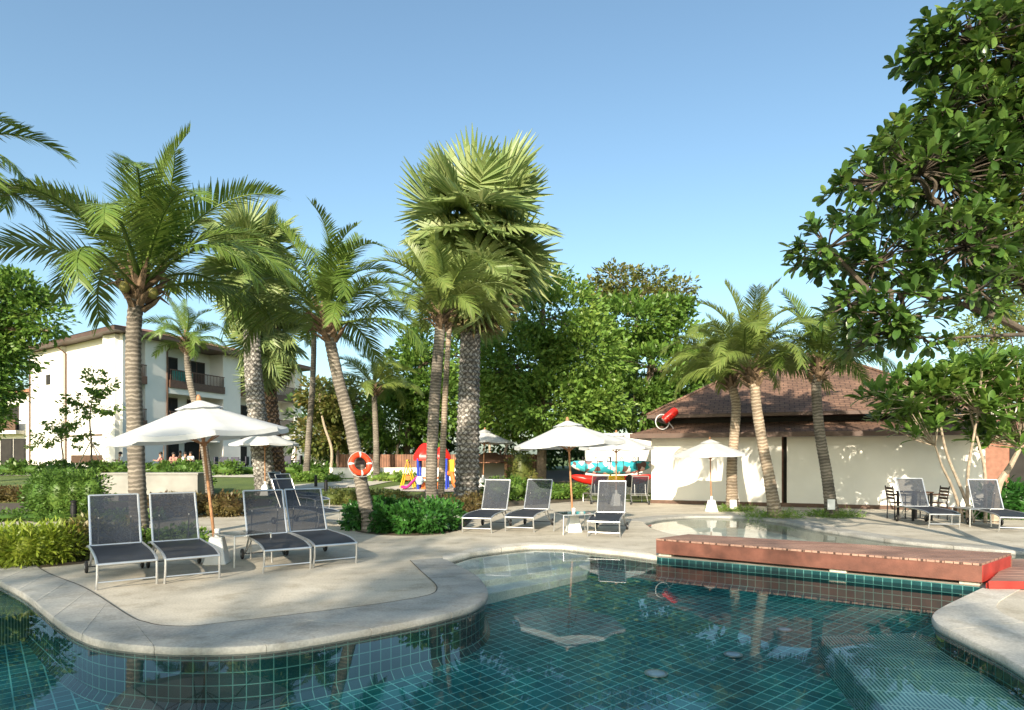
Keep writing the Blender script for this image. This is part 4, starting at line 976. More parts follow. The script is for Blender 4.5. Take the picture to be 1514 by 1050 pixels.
def person(loc, rz, label, shirt, lean=.1):
    t = empty('person', loc, rz, label, 'person', 'diners seated on the terrace')
    J = {'pel': (0, 0, .48), 'ch': (0, -lean * .5, .78), 'nk': (0, -lean, .98), 'hd': (0, -lean - .02, 1.08), 'hd2': (0, -lean - .02, 1.2),
         'sl': (.17, -lean, .93), 'el': (.24, -lean - .12, .70), 'wl': (.14, -lean - .33, .76), 'hl': (.12, -lean - .42, .77), 'sr': (-.17, -lean, .93), 'er': (-.24, -lean - .12, .70), 'wr': (-.14, -lean - .33, .76), 'hr': (-.12, -lean - .42, .77),
         'kl': (.12, -.42, .50), 'al': (.12, -.40, .08), 'fl': (.12, -.56, .04), 'kr': (-.12, -.42, .50), 'ar': (-.12, -.40, .08), 'fr': (-.12, -.56, .04), 'tl': (.09, -.05, .48), 'tr': (-.09, -.05, .48)}
    rad = dict(pel=.14, ch=.15, nk=.055, hd=.085, hd2=.085, sl=.06, el=.045, wl=.03, hl=.035, sr=.06, er=.045, wr=.03, hr=.035, kl=.065, al=.04, fl=.035, kr=.065, ar=.04, fr=.035, tl=.085, tr=.085)
    E = [('pel', 'ch'), ('ch', 'nk'), ('nk', 'hd'), ('hd', 'hd2'), ('ch', 'sl'), ('sl', 'el'), ('el', 'wl'), ('wl', 'hl'), ('ch', 'sr'), ('sr', 'er'), ('er', 'wr'), ('wr', 'hr'), ('pel', 'tl'), ('tl', 'kl'), ('kl', 'al'), ('al', 'fl'), ('pel', 'tr'), ('tr', 'kr'), ('kr', 'ar'), ('ar', 'fr')]
    def skin(name, keys, edges, m, grow=0):
        me = bpy.data.meshes.new(name); ix = {k: i for i, k in enumerate(keys)}
        me.from_pydata([J[k] for k in keys], [(ix[a], ix[b]) for a, b in edges], [])
        o = bpy.data.objects.new(name, me); C.objects.link(o); o.parent = t
        sk = o.modifiers.new('skin', 'SKIN'); me.skin_vertices.new() if not me.skin_vertices else None
        for k, i in ix.items(): me.skin_vertices[0].data[i].radius = (rad[k] + grow,) * 2
        me.skin_vertices[0].data[0].use_root = True
        o.modifiers.new('sub', 'SUBSURF').levels = 1; o.modifiers['sub'].render_levels = 1
        me.materials.append(MATS[m]); return o
    ks = list(J); skin('body', ks, E, 'skin')
    skin('shirt', ['pel', 'ch', 'sl', 'el', 'sr', 'er'], [('pel', 'ch'), ('ch', 'sl'), ('sl', 'el'), ('ch', 'sr'), ('sr', 'er')], shirt, .014)
    skin('trousers', ['pel', 'tl', 'kl', 'al', 'tr', 'kr', 'ar'], [('pel', 'tl'), ('tl', 'kl'), ('kl', 'al'), ('pel', 'tr'), ('tr', 'kr'), ('kr', 'ar')], 'cloth_dark', .012)
    h = MB(); h.lathe([(.1, -.05), (.112, .0), (.1, .06), (.06, .1), (0, .115)], 12, c=(0, -lean + .015, 1.18)); h.build('hair', 'hair', t)
for px, D, rz, sh, l in ((180, 41, -30, 'cloth_white', 'person in a white shirt seated in the shade of the hotel corner recess'), (256, 40.2, 40, 'cloth_pink', 'person in a pink shirt seated under the leftmost terrace parasol'), (240, 40.6, -70, 'cloth_pink', 'person in pink at the left, partly behind the leaning palm trunk'),
                       (272, 40.6, 70, 'cloth_white', 'person in white seated left of the restaurant door'), (283, 41.6, 0, 'cloth_white', 'person in white seated before the dark restaurant doors'), (264, 43.5, 120, 'cloth_brown', 'person in brown inside the dark restaurant opening')):
    person((PX(px, D), D, T(D) + .02), R(rz), l, sh)

# ------------------------------------------------------------------ palms
def frond_mesh(name, elev, droop, m, hang, seed, n=74, lmax=.25, wid=.0105, sweep=0.0):
    """one feather frond of unit length, growing along +X from the origin"""
    rng = np.random.default_rng(seed); K = 16
    pts = [np.zeros(3)]; ang = []
    for i in range(K):
        s = (i + .5) / K; a = elev - droop * s ** 1.9; ang.append(a); yaw = sweep * s
        pts.append(pts[-1] + np.array([math.cos(a) * math.cos(yaw), math.cos(a) * math.sin(yaw), math.sin(a)]) / K)
    pts = np.array(pts); V = []; Fq = []
    def P(s):
        f = s * K; i = min(K - 1, int(f)); return pts[i] + (pts[i + 1] - pts[i]) * (f - i), (pts[i + 1] - pts[i]) * K
    for i in range(n):
        s = .13 + .87 * (i + rng.uniform(-.3, .3)) / n; s = min(max(s, .1), .995)
        p, t = P(s); t = t / np.linalg.norm(t); b = np.cross(np.array([0, 0, 1.]), t); b /= max(1e-6, np.linalg.norm(b)); up = np.cross(t, b)
        prof = min(1, (s - .06) / .22) * (1 - .62 * max(0, s - .45) / .55)
        for sd in (-1, 1):
            L = lmax * prof * rng.uniform(.86, 1.1); rise = .34 - hang * rng.uniform(.7, 1.3)
            d = b * sd * (.95 - .25 * s) + t * (.42 + .55 * s) + up * rise; d += rng.normal(size=3) * .07; d /= np.linalg.norm(d)
            w = t - d * t.dot(d); w /= max(1e-6, np.linalg.norm(w))
            g = np.array([0, 0, -1.]); W = wid * (.8 + .4 * prof)
            q0 = p; q1 = p + d * L * .5 + g * L * .04 * (1 + hang); q2 = p + d * L * .97 + g * L * (.16 + .2 * max(0, hang))
            base = len(V)
            V += [q0 - w * W * .35, q0 + w * W * .35, q1 + w * W * .5, q1 - w * W * .5, q2 + w * W * .06, q2 - w * W * .06]
            Fq += [(base, base + 1, base + 2, base + 3), (base + 3, base + 2, base + 4, base + 5)]
    for i in range(K):                       # the midrib: a square tapered rod
        base = len(V)
        for (p, r) in ((pts[i], .013 * (1 - i / K) + .0025), (pts[i + 1], .013 * (1 - (i + 1) / K) + .0025)):
            V += [p + np.array([0, -r, 0]), p + np.array([0, 0, r * .8]), p + np.array([0, r, 0]), p + np.array([0, 0, -r * .8])]
        for k in range(4): Fq.append((base + k, base + (k + 1) % 4, base + 4 + (k + 1) % 4, base + 4 + k))
    me = bpy.data.meshes.new(name); V = np.array(V, np.float32); Fq = np.array(Fq, np.int32)
    me.vertices.add(len(V)); me.vertices.foreach_set('co', V.ravel()); me.loops.add(Fq.size); me.loops.foreach_set('vertex_index', Fq.ravel())
    me.polygons.add(len(Fq)); me.polygons.foreach_set('loop_start', np.arange(0, Fq.size, 4, dtype=np.int32)); me.update(calc_edges=True)
    me.materials.append(MATS[m]); return me
FR_SET = {}
def frond_set(m):
    if m not in FR_SET:
        FR_SET[m] = []
        for k, (e, d, h) in enumerate(((84, 26, -.2), (74, 48, -.15), (63, 66, -.05), (51, 74, .05), (38, 78, .2), (24, 74, .35), (8, 64, .5), (-10, 50, .6), (-28, 36, .7))):
            FR_SET[m].append((e, [frond_mesh('frond', R(e), R(d * 1.25 + 14 * j), m, h + .12 * j, 31 * k + j, sweep=(j - .5) * .5) for j in range(2)]))
    return FR_SET[m]
def palm_trunk(pts, r0, r1, root, m, flare=1.5, rings=.11, bump=.05, boots=False):
    cv = catmull(pts, 10); L = sum((b - a).length for a, b in zip(cv, cv[1:])); n = max(12, int(L / rings) * 2)
    P = resample(cv, n + 1); rad = []
    for i in range(n + 1):
        s = i / n; r = r0 + (r1 - r0) * s; fl = 1 + (flare - 1) * math.exp(-s * L / .28)
        rad.append(r * fl * (1 + (bump if i % 2 else -bump * .4) + random.uniform(-.02, .02)))
    q = MB(); q.tube(P, rad, 14); return q.build('trunk', m, root, smooth=True)
def coconut(name, label, px, D, base_z, r0, r1, fl, n, seed, leaf='coco_leaf', bark='coco_bark', tilt=(0, 0), nuts=0, elev_shift=0, group='coconut palms', az0=None, dy=None, low=14):
    """px: trunk centre line in photo pixels, base first; the crown sits on the last point"""
    random.seed(seed)
    P = [Vector((PX(x, D), D + (dy[i] if dy else 0), PZ(y, D))) for i, (x, y) in enumerate(px)]; P[0].z = base_z - .05
    b = Vector((P[0].x, P[0].y, base_z)); root = empty(name, b, 0, label, 'palm tree', group)
    P = [p - b for p in P]; palm_trunk(P, r0, r1, root, bark)
    top = P[-1]; cz = top
    q = MB(); ax = (P[-1] - P[-2]).normalized()
    prof = [(r1 * .95, -.32), (r1 * 1.08, -.12), (r1 * 1.14, .05), (r1 * .9, .28), (r1 * .45, .55), (0, .62)]
    M = Matrix.Translation(top) @ Vector((0, 0, 1)).rotation_difference(ax).to_matrix().to_4x4()
    q.lathe(prof, 12, M=M)
    for k in range(30):                      # old leaf bases: ragged upcurved stubs and torn fibre
        a = k * 2.4 + random.uniform(-.3, .3); z = -.34 + .62 * k / 30; d = Vector((math.cos(a), math.sin(a), 0)); l = random.uniform(.2, .5) * fl / 3
        q.tube([M @ (d * r1 * .9 + Vector((0, 0, z))), M @ (d * (r1 + l * .5) + Vector((0, 0, z + l * .55))), M @ (d * (r1 + l * .9) + Vector((0, 0, z + l * random.uniform(.2, 1.3))))], [.06 * fl / 3 + .015, .045 * fl / 3 + .008, .012], 5, sq=.45)
    q.build('crown_base', 'palm_fibre', root)
    for k in range(nuts):
        a = k * 2.1; q = MB(); d = Vector((math.cos(a), math.sin(a), 0)); q.lathe([(0, -.12), (.07, -.09), (.1, 0), (.075, .08), (0, .12)], 10, M=M @ Matrix.Translation(d * (r1 + .14) + Vector((0, 0, .02)))); q.build('coconut', 'coconut', root)
    fs = frond_set(leaf); rnd = random.Random(seed)
    for k in range(n):
        s = k / (n - 1); e = .55 * (84 - (84 - low) * s ** .85) + .45 * math.degrees(math.asin(.99 - (.99 - math.sin(R(low))) * s)) + elev_shift + rnd.uniform(-8, 8)
        e0, ms = min(fs, key=lambda t: abs(t[0] - e)); a = (az0 or 0) + k * 2.39996 + rnd.uniform(-.25, .25)
        o = bpy.data.objects.new('frond', ms[rnd.randrange(2)]); C.objects.link(o); o.parent = root
        L = fl * rnd.uniform(.86, 1.08) * (.80 + .2 * min(1, s * 3))
        o.scale = (L, L, L); d = Vector((math.cos(a), math.sin(a), 0))
        o.location = M @ (Vector((0, 0, .42 - .4 * s)) + d * r1 * .5)
        o.rotation_euler = (Euler((tilt[0], tilt[1], 0)).to_matrix() @ Euler((rnd.uniform(-.5, .5), R(e0 - e) * .6, a), 'XYZ').to_matrix()).to_euler()
    return root
def fan_mesh(name, m, seed, droop=.3, n=42, span=R(300), pet=.62, bend=R(50)):
    rng = np.random.default_rng(seed); V = []; Fq = []
    r = .02
    for i in range(4):
        for s in (i / 4, (i + 1) / 4):
            x = s * pet; z = -.10 * (s ** 2)
            V += [(x, -r, z), (x, 0, z + r), (x, r, z), (x, 0, z - r)]
        b = len(V) - 8
        for k in range(4): Fq.append((b + k, b + (k + 1) % 4, b + 4 + (k + 1) % 4, b + 4 + k))
    c = np.array([pet, 0, -.10])
    for i in range(n):
        a = -span / 2 + span * (i + .5) / n; L = rng.uniform(.86, 1.08) * (.78 + .22 * math.cos(a * .55))
        cb, sb = math.cos(bend), math.sin(bend); ax_, nb = np.array([cb, 0, -sb]), np.array([sb, 0, cb])
        d = ax_ * math.cos(a) + np.array([0, 1., 0]) * math.sin(a) + nb * (.10 + .12 * math.cos(2 * a)); d /= np.linalg.norm(d); sdv = -ax_ * math.sin(a) + np.array([0, 1., 0]) * math.cos(a); up = nb * .55 + np.array([0, 0, .45])
        da = span / n * .5 * 1.02
        w1 = .66 * L * math.tan(da); dr = droop * rng.uniform(.5, 1.6)
        fold = .05 if i % 2 else -.05
        for sg in (-1, 1):
            b = len(V)
            V += [tuple(c), tuple(c + d * .67 * L + up * fold * .5 - up * dr * .10 * L), tuple(c + d * .65 * L + sdv * sg * w1 - up * dr * .10 * L - up * fold * .4), tuple(c + d * .33 * L + sdv * sg * w1 * .5)]
            Fq.append((b, b + 1, b + 2, b + 3))
            b = len(V); tip = c + d * L - up * dr * L * (.26 + .2 * rng.random()) - d * dr * .15 * L
            V += [tuple(c + d * .67 * L + up * fold * .5 - up * dr * .10 * L), tuple(tip), tuple(tip + sdv * sg * .006), tuple(c + d * .65 * L + sdv * sg * w1 * .9 - up * dr * .10 * L - up * fold * .4)]
            Fq.append((b, b + 1, b + 2, b + 3))
    me = bpy.data.meshes.new(name); V = np.array(V, np.float32); Fq = np.array(Fq, np.int32)
    me.vertices.add(len(V)); me.vertices.foreach_set('co', V.ravel()); me.loops.add(Fq.size); me.loops.foreach_set('vertex_index', Fq.ravel())
    me.polygons.add(len(Fq)); me.polygons.foreach_set('loop_start', np.arange(0, Fq.size, 4, dtype=np.int32)); me.update(calc_edges=True)
    me.materials.append(MATS[m]); return me
FAN = [fan_mesh('fan_leaf', 'fan_leaf', k, (.06, .12, .22, .34, .5)[k // 2], bend=R((8, 26, 44, 60, 76)[k // 2])) for k in range(10)]
FAND = [fan_mesh('dry_leaf', 'fan_dead', 40 + k, 1.0, n=22, span=R(200)) for k in range(3)]
def fanpalm(name, label, px, D, base_z, r0, r1, R_, n, seed, bark='boot_bark', dead=8, group='fan palms', low=-62, flare=1.35, drop=1.0):
    random.seed(seed); P = [Vector((PX(x, D), D, PZ(y, D))) for x, y in px]; P[0].z = base_z - .05
    b = Vector((P[0].x, P[0].y, base_z)); root = empty(name, b, 0, label, 'palm tree', group); P = [p - b for p in P]
    palm_trunk(P, r0, r1, root, bark, flare=flare, rings=.2, bump=.09)
    top = P[-1]; rnd = random.Random(seed)
    q = MB(); q.lathe([(r1, -.5), (r1 * 1.5, -.1), (r1 * 1.2, .3), (0, .6)], 10, c=top); q.build('crown_base', 'palm_fibre', root)
    for k in range(n + dead):
        dry = k >= n; s = (k / (n - 1)) if not dry else 1
        e = math.asin(max(-.95, min(.98, (.94 - (.94 - math.sin(R(low))) * s) + rnd.uniform(-.1, .1)))) if not dry else R(rnd.uniform(-80, -62)); a = k * 2.39996 + rnd.uniform(-.3, .3)
        o = bpy.data.objects.new('dry_leaf' if dry else 'fan_leaf', FAND[rnd.randrange(3)] if dry else FAN[min(9, max(0, int((R(80) - e) / R(130) * 5) + rnd.choice((0, 0, -1)))) // 1 * 2 + rnd.randrange(2) if int((R(80) - e) / R(130) * 5) < 4 else 8 + rnd.randrange(2)]); C.objects.link(o); o.parent = root
        sc = R_ / 1.62 * rnd.uniform(.85, 1.12) * (.8 if dry else 1); o.scale = (sc, sc, sc)
        o.location = top + Vector((0, 0, (.45 - 1.7 * s ** 1.3) * drop)); o.rotation_euler = (rnd.uniform(-.9, .9), -e, a)
    return root
coconut('coconut_palm', 'tall coconut palm at the left, trunk rising behind the two leftmost loungers', [(207, 806), (203, 720), (200, 640), (197, 540), (199, 470), (205, 432)], 12.2, 0, .155, .125, 3.3, 22, 5, nuts=3, tilt=(0, R(2)), az0=.5, low=18, elev_shift=8)
coconut('coconut_palm', 'leaning coconut palm that carries the orange lifebuoy', [(549, 786), (538, 735), (528, 680), (516, 620), (500, 560), (489, 510), (484, 485)], 14.3, 0, .15, .12, 2.65, 24, 11, elev_shift=9, nuts=2, az0=1.3, low=8)
coconut('coconut_palm', 'coconut palm growing out of the low hedge in the centre', [(638, 758), (638, 690), (642, 600), (648, 520), (652, 472)], 18.6, 0, .17, .15, 2.75, 24, 23, elev_shift=9, leaf='coco_leaf_pale', az0=.2, nuts=2)
coconut('coconut_palm', 'slender pale trunked palm directly right of the central coconut palm', [(651, 735), (655, 660), (659, 570), (664, 490), (668, 455)], 22.5, .02, .115, .085, 2.5, 16, 37, az0=.9, bark='coco_bark_warm')
coconut('coconut_palm', 'small coconut palm in front of the hotel balconies, behind the big parasol', [(312, 742), (306, 690), (294, 620), (280, 560), (276, 512)], 22.0, T(22), .13, .10, 1.65, 18, 41, az0=2.0)
coconut('coconut_palm', 'slender light trunk palm between the hotel end and the board fence', [(452, 694), (457, 640), (462, 570), (464, 510), (463, 480)], 34, T(34), .17, .13, 2.7, 14, 43, az0=.4, low=-10)
coconut('coconut_palm', 'coconut palm standing on the far lawn behind the lifebuoy palm', [(557, 708), (556, 650), (554, 600), (553, 578)], 33.5, T(33.5), .17, .13, 2.9, 18, 47, leaf='coco_leaf_pale', az0=.1)
coconut('coconut_palm', 'leftmost of the three coconut palms before the pavilion, trunk half shaded', [(1083, 757), (1082, 690), (1086, 640), (1088, 595), (1078, 560)], 19.6, 0, .165, .13, 2.3, 22, 53, elev_shift=9, leaf='coco_leaf_pale', bark='coco_bark_warm', az0=.3)
coconut('coconut_palm', 'middle of the three coconut palms before the pavilion, sunlit and leaning left', [(1147, 765), (1138, 710), (1128, 660), (1119, 605), (1116, 575), (1110, 555)], 17.4, 0, .155, .125, 2.55, 28, 59, elev_shift=9, leaf='coco_leaf_pale', bark='coco_bark_warm', az0=.7, nuts=2)
coconut('coconut_palm', 'rightmost of the three coconut palms before the pavilion, crown against the big tree', [(1231, 764), (1222, 700), (1212, 640), (1207, 580), (1210, 548)], 17.6, 0, .15, .12, 2.35, 24, 61, elev_shift=9, bark='coco_bark', az0=.1)
coconut('coconut_palm', 'palm at the left border of which only the fronds show', [(-190, 840), (-180, 700), (-165, 500), (-150, 330), (-142, 262)], 10.5, 0, .16, .13, 2.5, 20, 67, az0=.3)
fanpalm('fan_palm', 'tallest fan palm with thick grey scaly trunk and big round crown', [(690, 742), (691, 680), (693, 600), (695, 520), (698, 440), (702, 345)], 23.5, T(23.5), .45, .30, 3.4, 48, 71, dead=12, low=-70, flare=1.15)
fanpalm('fan_palm', 'left fan palm of the twin trunks, grey scaly trunk before the hotel', [(396, 738), (388, 680), (380, 610), (374, 540), (372, 460), (373, 385)], 26.5, T(26.5), .42, .27, 2.35, 40, 73, dead=4, low=-30)
fanpalm('fan_palm', 'right fan palm of the twin trunks, reddish leaf bases below a dark drooping crown', [(408, 738), (406, 680), (398, 600), (394, 540), (398, 490)], 28, T(28), .42, .30, 2.05, 32, 79, bark='boot_bark_red', dead=7, low=-50)
# lifebuoy on the leaning palm
lb = empty('lifebuoy', (PX(533, 14.0), 14.0, PZ(686, 14.0)), 0, 'orange lifebuoy with white bands hanging on the leaning palm trunk', 'lifebuoy')
Mx = Matrix.Rotation(R(36), 4, 'Z') @ Matrix.Rotation(R(75), 4, 'X')
def torus(mb, R0, r, a0, a1, n, M, m=12):
    vs = []; cl = a1 - a0 > 2 * PI - .01
    for i in range(n if cl else n + 1):
        a = a0 + (a1 - a0) * i / n
        for j in range(m):
            b = 2 * PI * j / m; vs.append(M @ Vector(((R0 + r * math.cos(b)) * math.cos(a), (R0 + r * math.cos(b)) * math.sin(a), r * .8 * math.sin(b))))
    k = n if cl else n + 1
    mb.add(vs, [(i * m + j, i * m + (j + 1) % m, ((i + 1) % k) * m + (j + 1) % m, ((i + 1) % k) * m + j) for i in range(n) for j in range(m)])
q = MB(); torus(q, .205, .063, 0, 2 * PI, 36, Mx); rg = q.build('ring', 'ring_orange', lb)
for k in range(4):
    q = MB(); torus(q, .205, .066, k * PI / 2 - .085, k * PI / 2 + .085, 4, Mx); q.build('reflective_band', 'white_plastic', lb)
q = MB(); q.tube([Mx @ Vector((.285 * math.cos(a), .285 * math.sin(a) - .02 * abs(math.sin(2 * a)), 0)) for a in [2 * PI * k / 32 for k in range(32)]], .004, 5, closed=True); q.build('grab_line', 'white_plastic', lb)
for px, D, l in ((1084, 19.2, 'small white notice board on the shaded left palm trunk'), (1229, 17.3, 'small white notice board at the foot of the rightmost palm trunk')):
    s = empty('notice_board', (PX(px, D), D, PZ(746, D)), 0, l, 'notice', 'white boards on palm trunks'); q = MB(); q.box((0, 0, 0), (.2, .03, .28)); q.build('board', 'white_plastic', s, bevel=.005); q = MB(); q.tube([(0, .02, -.14), (0, .02, -.25)], .012, 6); q.build('stake', 'black_metal', s)

# ------------------------------------------------------------------ broadleaf trees, hedges, plants
def blobpts(rng, blobs, n, clump, rc, shell=.5):
    """clumped points filling a set of ellipsoids; returns centres and outward directions"""
    vol = np.array([b[3] * b[4] * b[5] for b in blobs]) ** .75; vol = vol / vol.sum(); C_, O_ = [], []
    for b, v in zip(blobs, vol):
        k = max(1, int(n * v / clump)); d = unit(rng.normal(size=(k, 3))); r = (shell ** 3 + (1 - shell ** 3) * rng.random(k)) ** (1 / 3)
        c = np.array(b[:3]) + d * r[:, None] * np.array(b[3:6]); cs = rc * rng.uniform(.6, 1.3, k)
        p = c[:, None, :] + unit(rng.normal(size=(k, clump, 3))) * (rng.random((k, clump, 1)) ** .5) * cs[:, None, None] * np.array([1, 1, .62])
        o = unit(d[:, None, :] + (p - c[:, None, :]) / rc * .8 + rng.normal(size=p.shape) * .45)
        C_.append(p.reshape(-1, 3)); O_.append(o.reshape(-1, 3))
    return np.concatenate(C_), np.concatenate(O_)
def foliage(name, blobs, n, ls, m, parent, seed, clump=26, rc=.45, upb=.9, aspect=.5, shell=.5):
    rng = np.random.default_rng(seed); c, d = blobpts(rng, blobs, n, clump, rc, shell)
    L = ls * rng.uniform(.5, 1.55, len(c)); V, Fq = leafgeo(c, d, L, L * aspect, rng, upb); return npmesh(name, V, Fq, m, parent)
def tree(name, label, base, trunk, blobs, n, ls, m, seed, bark='bark_brown', r=.2, group='trees behind the pool', rc=.5, clump=26, shell=.5, cat='tree', aspect=.5):
    root = empty(name, base, 0, label, cat, group); rnd = random.Random(seed); q = MB()
    for tr in trunk:
        cv = catmull([Vector(p) for p in tr], 5); k = len(cv); rr = r * (1 if tr is trunk[0] else .75)
        q.tube(cv, [rr * (1.35 if i == 0 else 1 - .5 * i / k) for i in range(k)], 9)
        for b in blobs:
            e = Vector(b[:3]); s = min(cv[k // 3:], key=lambda p: (p - e).length); mid = s.lerp(e, .5) + Vector((rnd.uniform(-.2, .2), rnd.uniform(-.2, .2), rnd.uniform(-.1, .3))) * (e - s).length * .3
            if tr is trunk[0] or rnd.random() < .4: q.tube(catmull([s, mid, e], 4), [rr * .42 * (1 - .8 * i / 8) for i in range(9)], 6)
            for _ in range(2):
                f = e + Vector((rnd.uniform(-.8, .8) * b[3], rnd.uniform(-.8, .8) * b[4], rnd.uniform(-.5, .8) * b[5])); q.tube([mid.lerp(e, .6), e.lerp(f, .5), f], [rr * .2, rr * .13, rr * .05], 5)
    q.build('trunk', bark, root); foliage('crown', blobs, n, ls, m, root, seed, clump, rc, shell=shell, aspect=aspect); return root
def ptree(name, label, px, py_base, D, blobpx, n, ls, m, seed, depth=1.0, **kw):
    """tree laid out from its outline: blobs are (px, py, rx px, ry px, dy m)"""
    bz = T(D) if 'bz' not in kw else kw.pop('bz'); base = Vector((PX(px, D), D, bz)); s = D / F; bl = []
    for x, y, rx, ry, dy in blobpx: bl.append((PX(x, D) - base.x, dy, PZ(y, D) - bz, rx * s, max(rx, ry) * s * depth, ry * s))
    ztop = max(b[2] for b in bl); xm = sum(b[0] for b in bl) / len(bl)
    return tree(name, label, base, [[(0, 0, -.1), (.05, 0, ztop * .25), (xm * .3, .1, ztop * .5), (xm * .7, 0, ztop * .85)]], bl, n, ls, m, seed, **kw)
ptree('broadleaf_tree', 'large dark green tree at the left border, in front of the hotel wing', -25, 700, 33, [(0, 440, 52, 38, 0), (45, 465, 36, 34, .5), (-12, 520, 50, 44, 0), (35, 428, 28, 22, 0), (-50, 470, 60, 70, 0), (-45, 590, 45, 50, 0), (-5, 570, 26, 36, -.6), (70, 488, 16, 12, 0), (-70, 540, 60, 80, 1), (-12, 620, 26, 26, -.5)], 24000, .26, 'leaf_mid', 101, r=.3, rc=.75, clump=20, shell=.3)
ptree('broadleaf_tree', 'bright feathery green tree rising just right of the thickest palm trunk', 800, 715, 31, [(820, 470, 70, 60, 0), (770, 540, 70, 60, 0), (860, 530, 60, 60, -.5), (820, 600, 80, 55, -.6), (815, 415, 22, 26, 0), (740, 600, 60, 50, .6), (880, 600, 45, 50, -.4), (720, 540, 40, 50, 1)], 30000, .24, 'leaf_bright', 103, r=.26, rc=.6, clump=24)
ptree('broadleaf_tree', 'layered tree with a thin open top standing between the feathery tree and the palms', 950, 715, 35, [(930, 480, 70, 40, 0), (990, 500, 55, 22, 0), (960, 545, 80, 30, -.6), (1000, 590, 60, 30, -.6), (930, 600, 60, 35, -.8), (1040, 560, 40, 40, .2), (985, 460, 45, 16, 0), (890, 520, 40, 50, 0), (1060, 600, 40, 30, 0)], 22000, .27, 'leaf_mid', 107, r=.3, rc=.5, clump=22)
ptree('broadleaf_tree', 'sparse rusty topped tree whose twigs stand against the sky', 935, 715, 37.5, [(915, 415, 34, 22, 0), (960, 410, 26, 14, .5), (1000, 425, 30, 10, 0), (945, 445, 50, 16, 0), (880, 430, 22, 16, 0), (990, 445, 26, 10, 0)], 3600, .26, 'leaf_rusty', 109, r=.28, rc=.55, clump=12, bark='bark_grey')
ptree('broadleaf_tree', 'dark evergreen tree standing behind the board fence and central palm', 600, 700, 39, [(620, 560, 50, 60, 0), (590, 620, 60, 50, 0), (650, 600, 50, 60, 0), (625, 510, 30, 30, 0), (680, 520, 30, 40, .5)], 14000, .28, 'leaf_mid', 113, r=.26, rc=.6)
ptree('broadleaf_tree', 'yellowish thin tree behind the tall white wall panel', 500, 700, 41, [(490, 600, 34, 30, 0), (510, 640, 40, 30, 0), (470, 640, 30, 34, 0), (530, 600, 30, 40, 0)], 7500, .27, 'leaf_rusty', 127, r=.2, rc=.55)
ptree('broadleaf_tree', 'dark tree at the right end of the far woods, above the pavilion roof', 1090, 715, 34, [(1090, 560, 45, 40, 0), (1050, 600, 50, 30, 0), (1110, 600, 40, 40, 0), (1040, 640, 50, 30, 0)], 10000, .25, 'leaf_dark', 131, r=.24, rc=.5)
ptree('broadleaf_tree', 'pale feathery tree far behind the pavilion at the right border', 1460, 700, 38, [(1460, 480, 40, 26, 0), (1500, 500, 40, 40, 0), (1430, 520, 30, 30, 0), (1500, 450, 30, 24, .5)], 5000, .2, 'coco_leaf_pale', 137, r=.22, rc=.6, clump=18)
# understorey: the woods behind the trees read as one dark mass
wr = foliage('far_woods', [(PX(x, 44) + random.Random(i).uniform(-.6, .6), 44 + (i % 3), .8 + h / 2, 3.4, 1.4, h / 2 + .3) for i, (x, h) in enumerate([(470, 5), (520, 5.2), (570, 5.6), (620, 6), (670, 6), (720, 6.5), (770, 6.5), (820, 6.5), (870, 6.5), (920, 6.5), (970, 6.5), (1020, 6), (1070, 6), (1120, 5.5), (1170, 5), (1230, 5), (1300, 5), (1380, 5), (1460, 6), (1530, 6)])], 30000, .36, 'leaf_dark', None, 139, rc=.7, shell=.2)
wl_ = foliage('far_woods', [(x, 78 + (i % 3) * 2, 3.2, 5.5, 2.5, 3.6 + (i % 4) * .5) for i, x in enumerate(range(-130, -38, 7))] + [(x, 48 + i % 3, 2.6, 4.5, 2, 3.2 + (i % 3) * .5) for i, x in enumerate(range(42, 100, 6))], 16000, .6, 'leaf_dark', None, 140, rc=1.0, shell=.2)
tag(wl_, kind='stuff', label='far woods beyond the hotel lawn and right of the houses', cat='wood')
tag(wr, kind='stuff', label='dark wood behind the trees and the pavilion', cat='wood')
for k, (px, lean, l) in enumerate(((745, 12, 'thin leaning trunk in the wood just right of the grey parasol behind the thick palm'), (722, -3, 'thin upright trunk in the wood above the garden hut'), (585, 5, 'thin pale trunk in the wood right of the far coconut palm'), (488, -6, 'crooked thin trunk behind the tall white wall panel'))):
    D = 38; b = Vector((PX(px, D), D, T(D))); tree('thin_tree', l, b, [[(0, 0, -.1), (.1, 0, 1.5), (lean * .06, 0, 3), (lean * .12, .2, 4.6)]], [(lean * .12, .2, 4.8, 1.1, 1.0, .8), (lean * .08 + .6, .2, 4.0, .7, .7, .5)], 1500, .26, 'leaf_rusty' if k % 2 else 'leaf_mid', 150 + k, bark='stem_grey', r=.10, group='thin trees in the wood')
# slim trees in front of the hotel
def D_t(px, D, zt, bl, n, ls, m, seed, label, r=.06, props=False):
    b = Vector((PX(px, D), D, T(D))); t = tree('young_tree', label, b, [[(0, 0, -.1), (.05, 0, zt * .4), (-.05, 0, zt * .75), (0.05, 0, zt)]], bl, n, ls, m, seed, r=r, group='young trees before the hotel', bark='bark_brown', rc=.3, clump=16)
    if props:
        q = MB()
        for dx, dy in ((.9, 0), (1.1, .5), (-.6, -.7)): q.tube([(dx, dy, 0), (0, 0, 2.0)], .03, 6)
        q.build('support_stake', 'stem_grey', t)
D_t(134, 38, 4.3, [(-.3, 0, 4.6, .9, .7, .45), (.5, 0, 5.3, .9, .7, .4), (-.9, 0, 4.0, .7, .6, .35), (.9, .2, 4.1, .6, .6, .4), (0, 0, 3.6, .5, .5, .3), (.3, 0, 5.9, .6, .5, .3)], 1100, .24, 'leaf_bright', 161, 'slim young tree with dark stem and stakes before the hotel side wall', props=True)
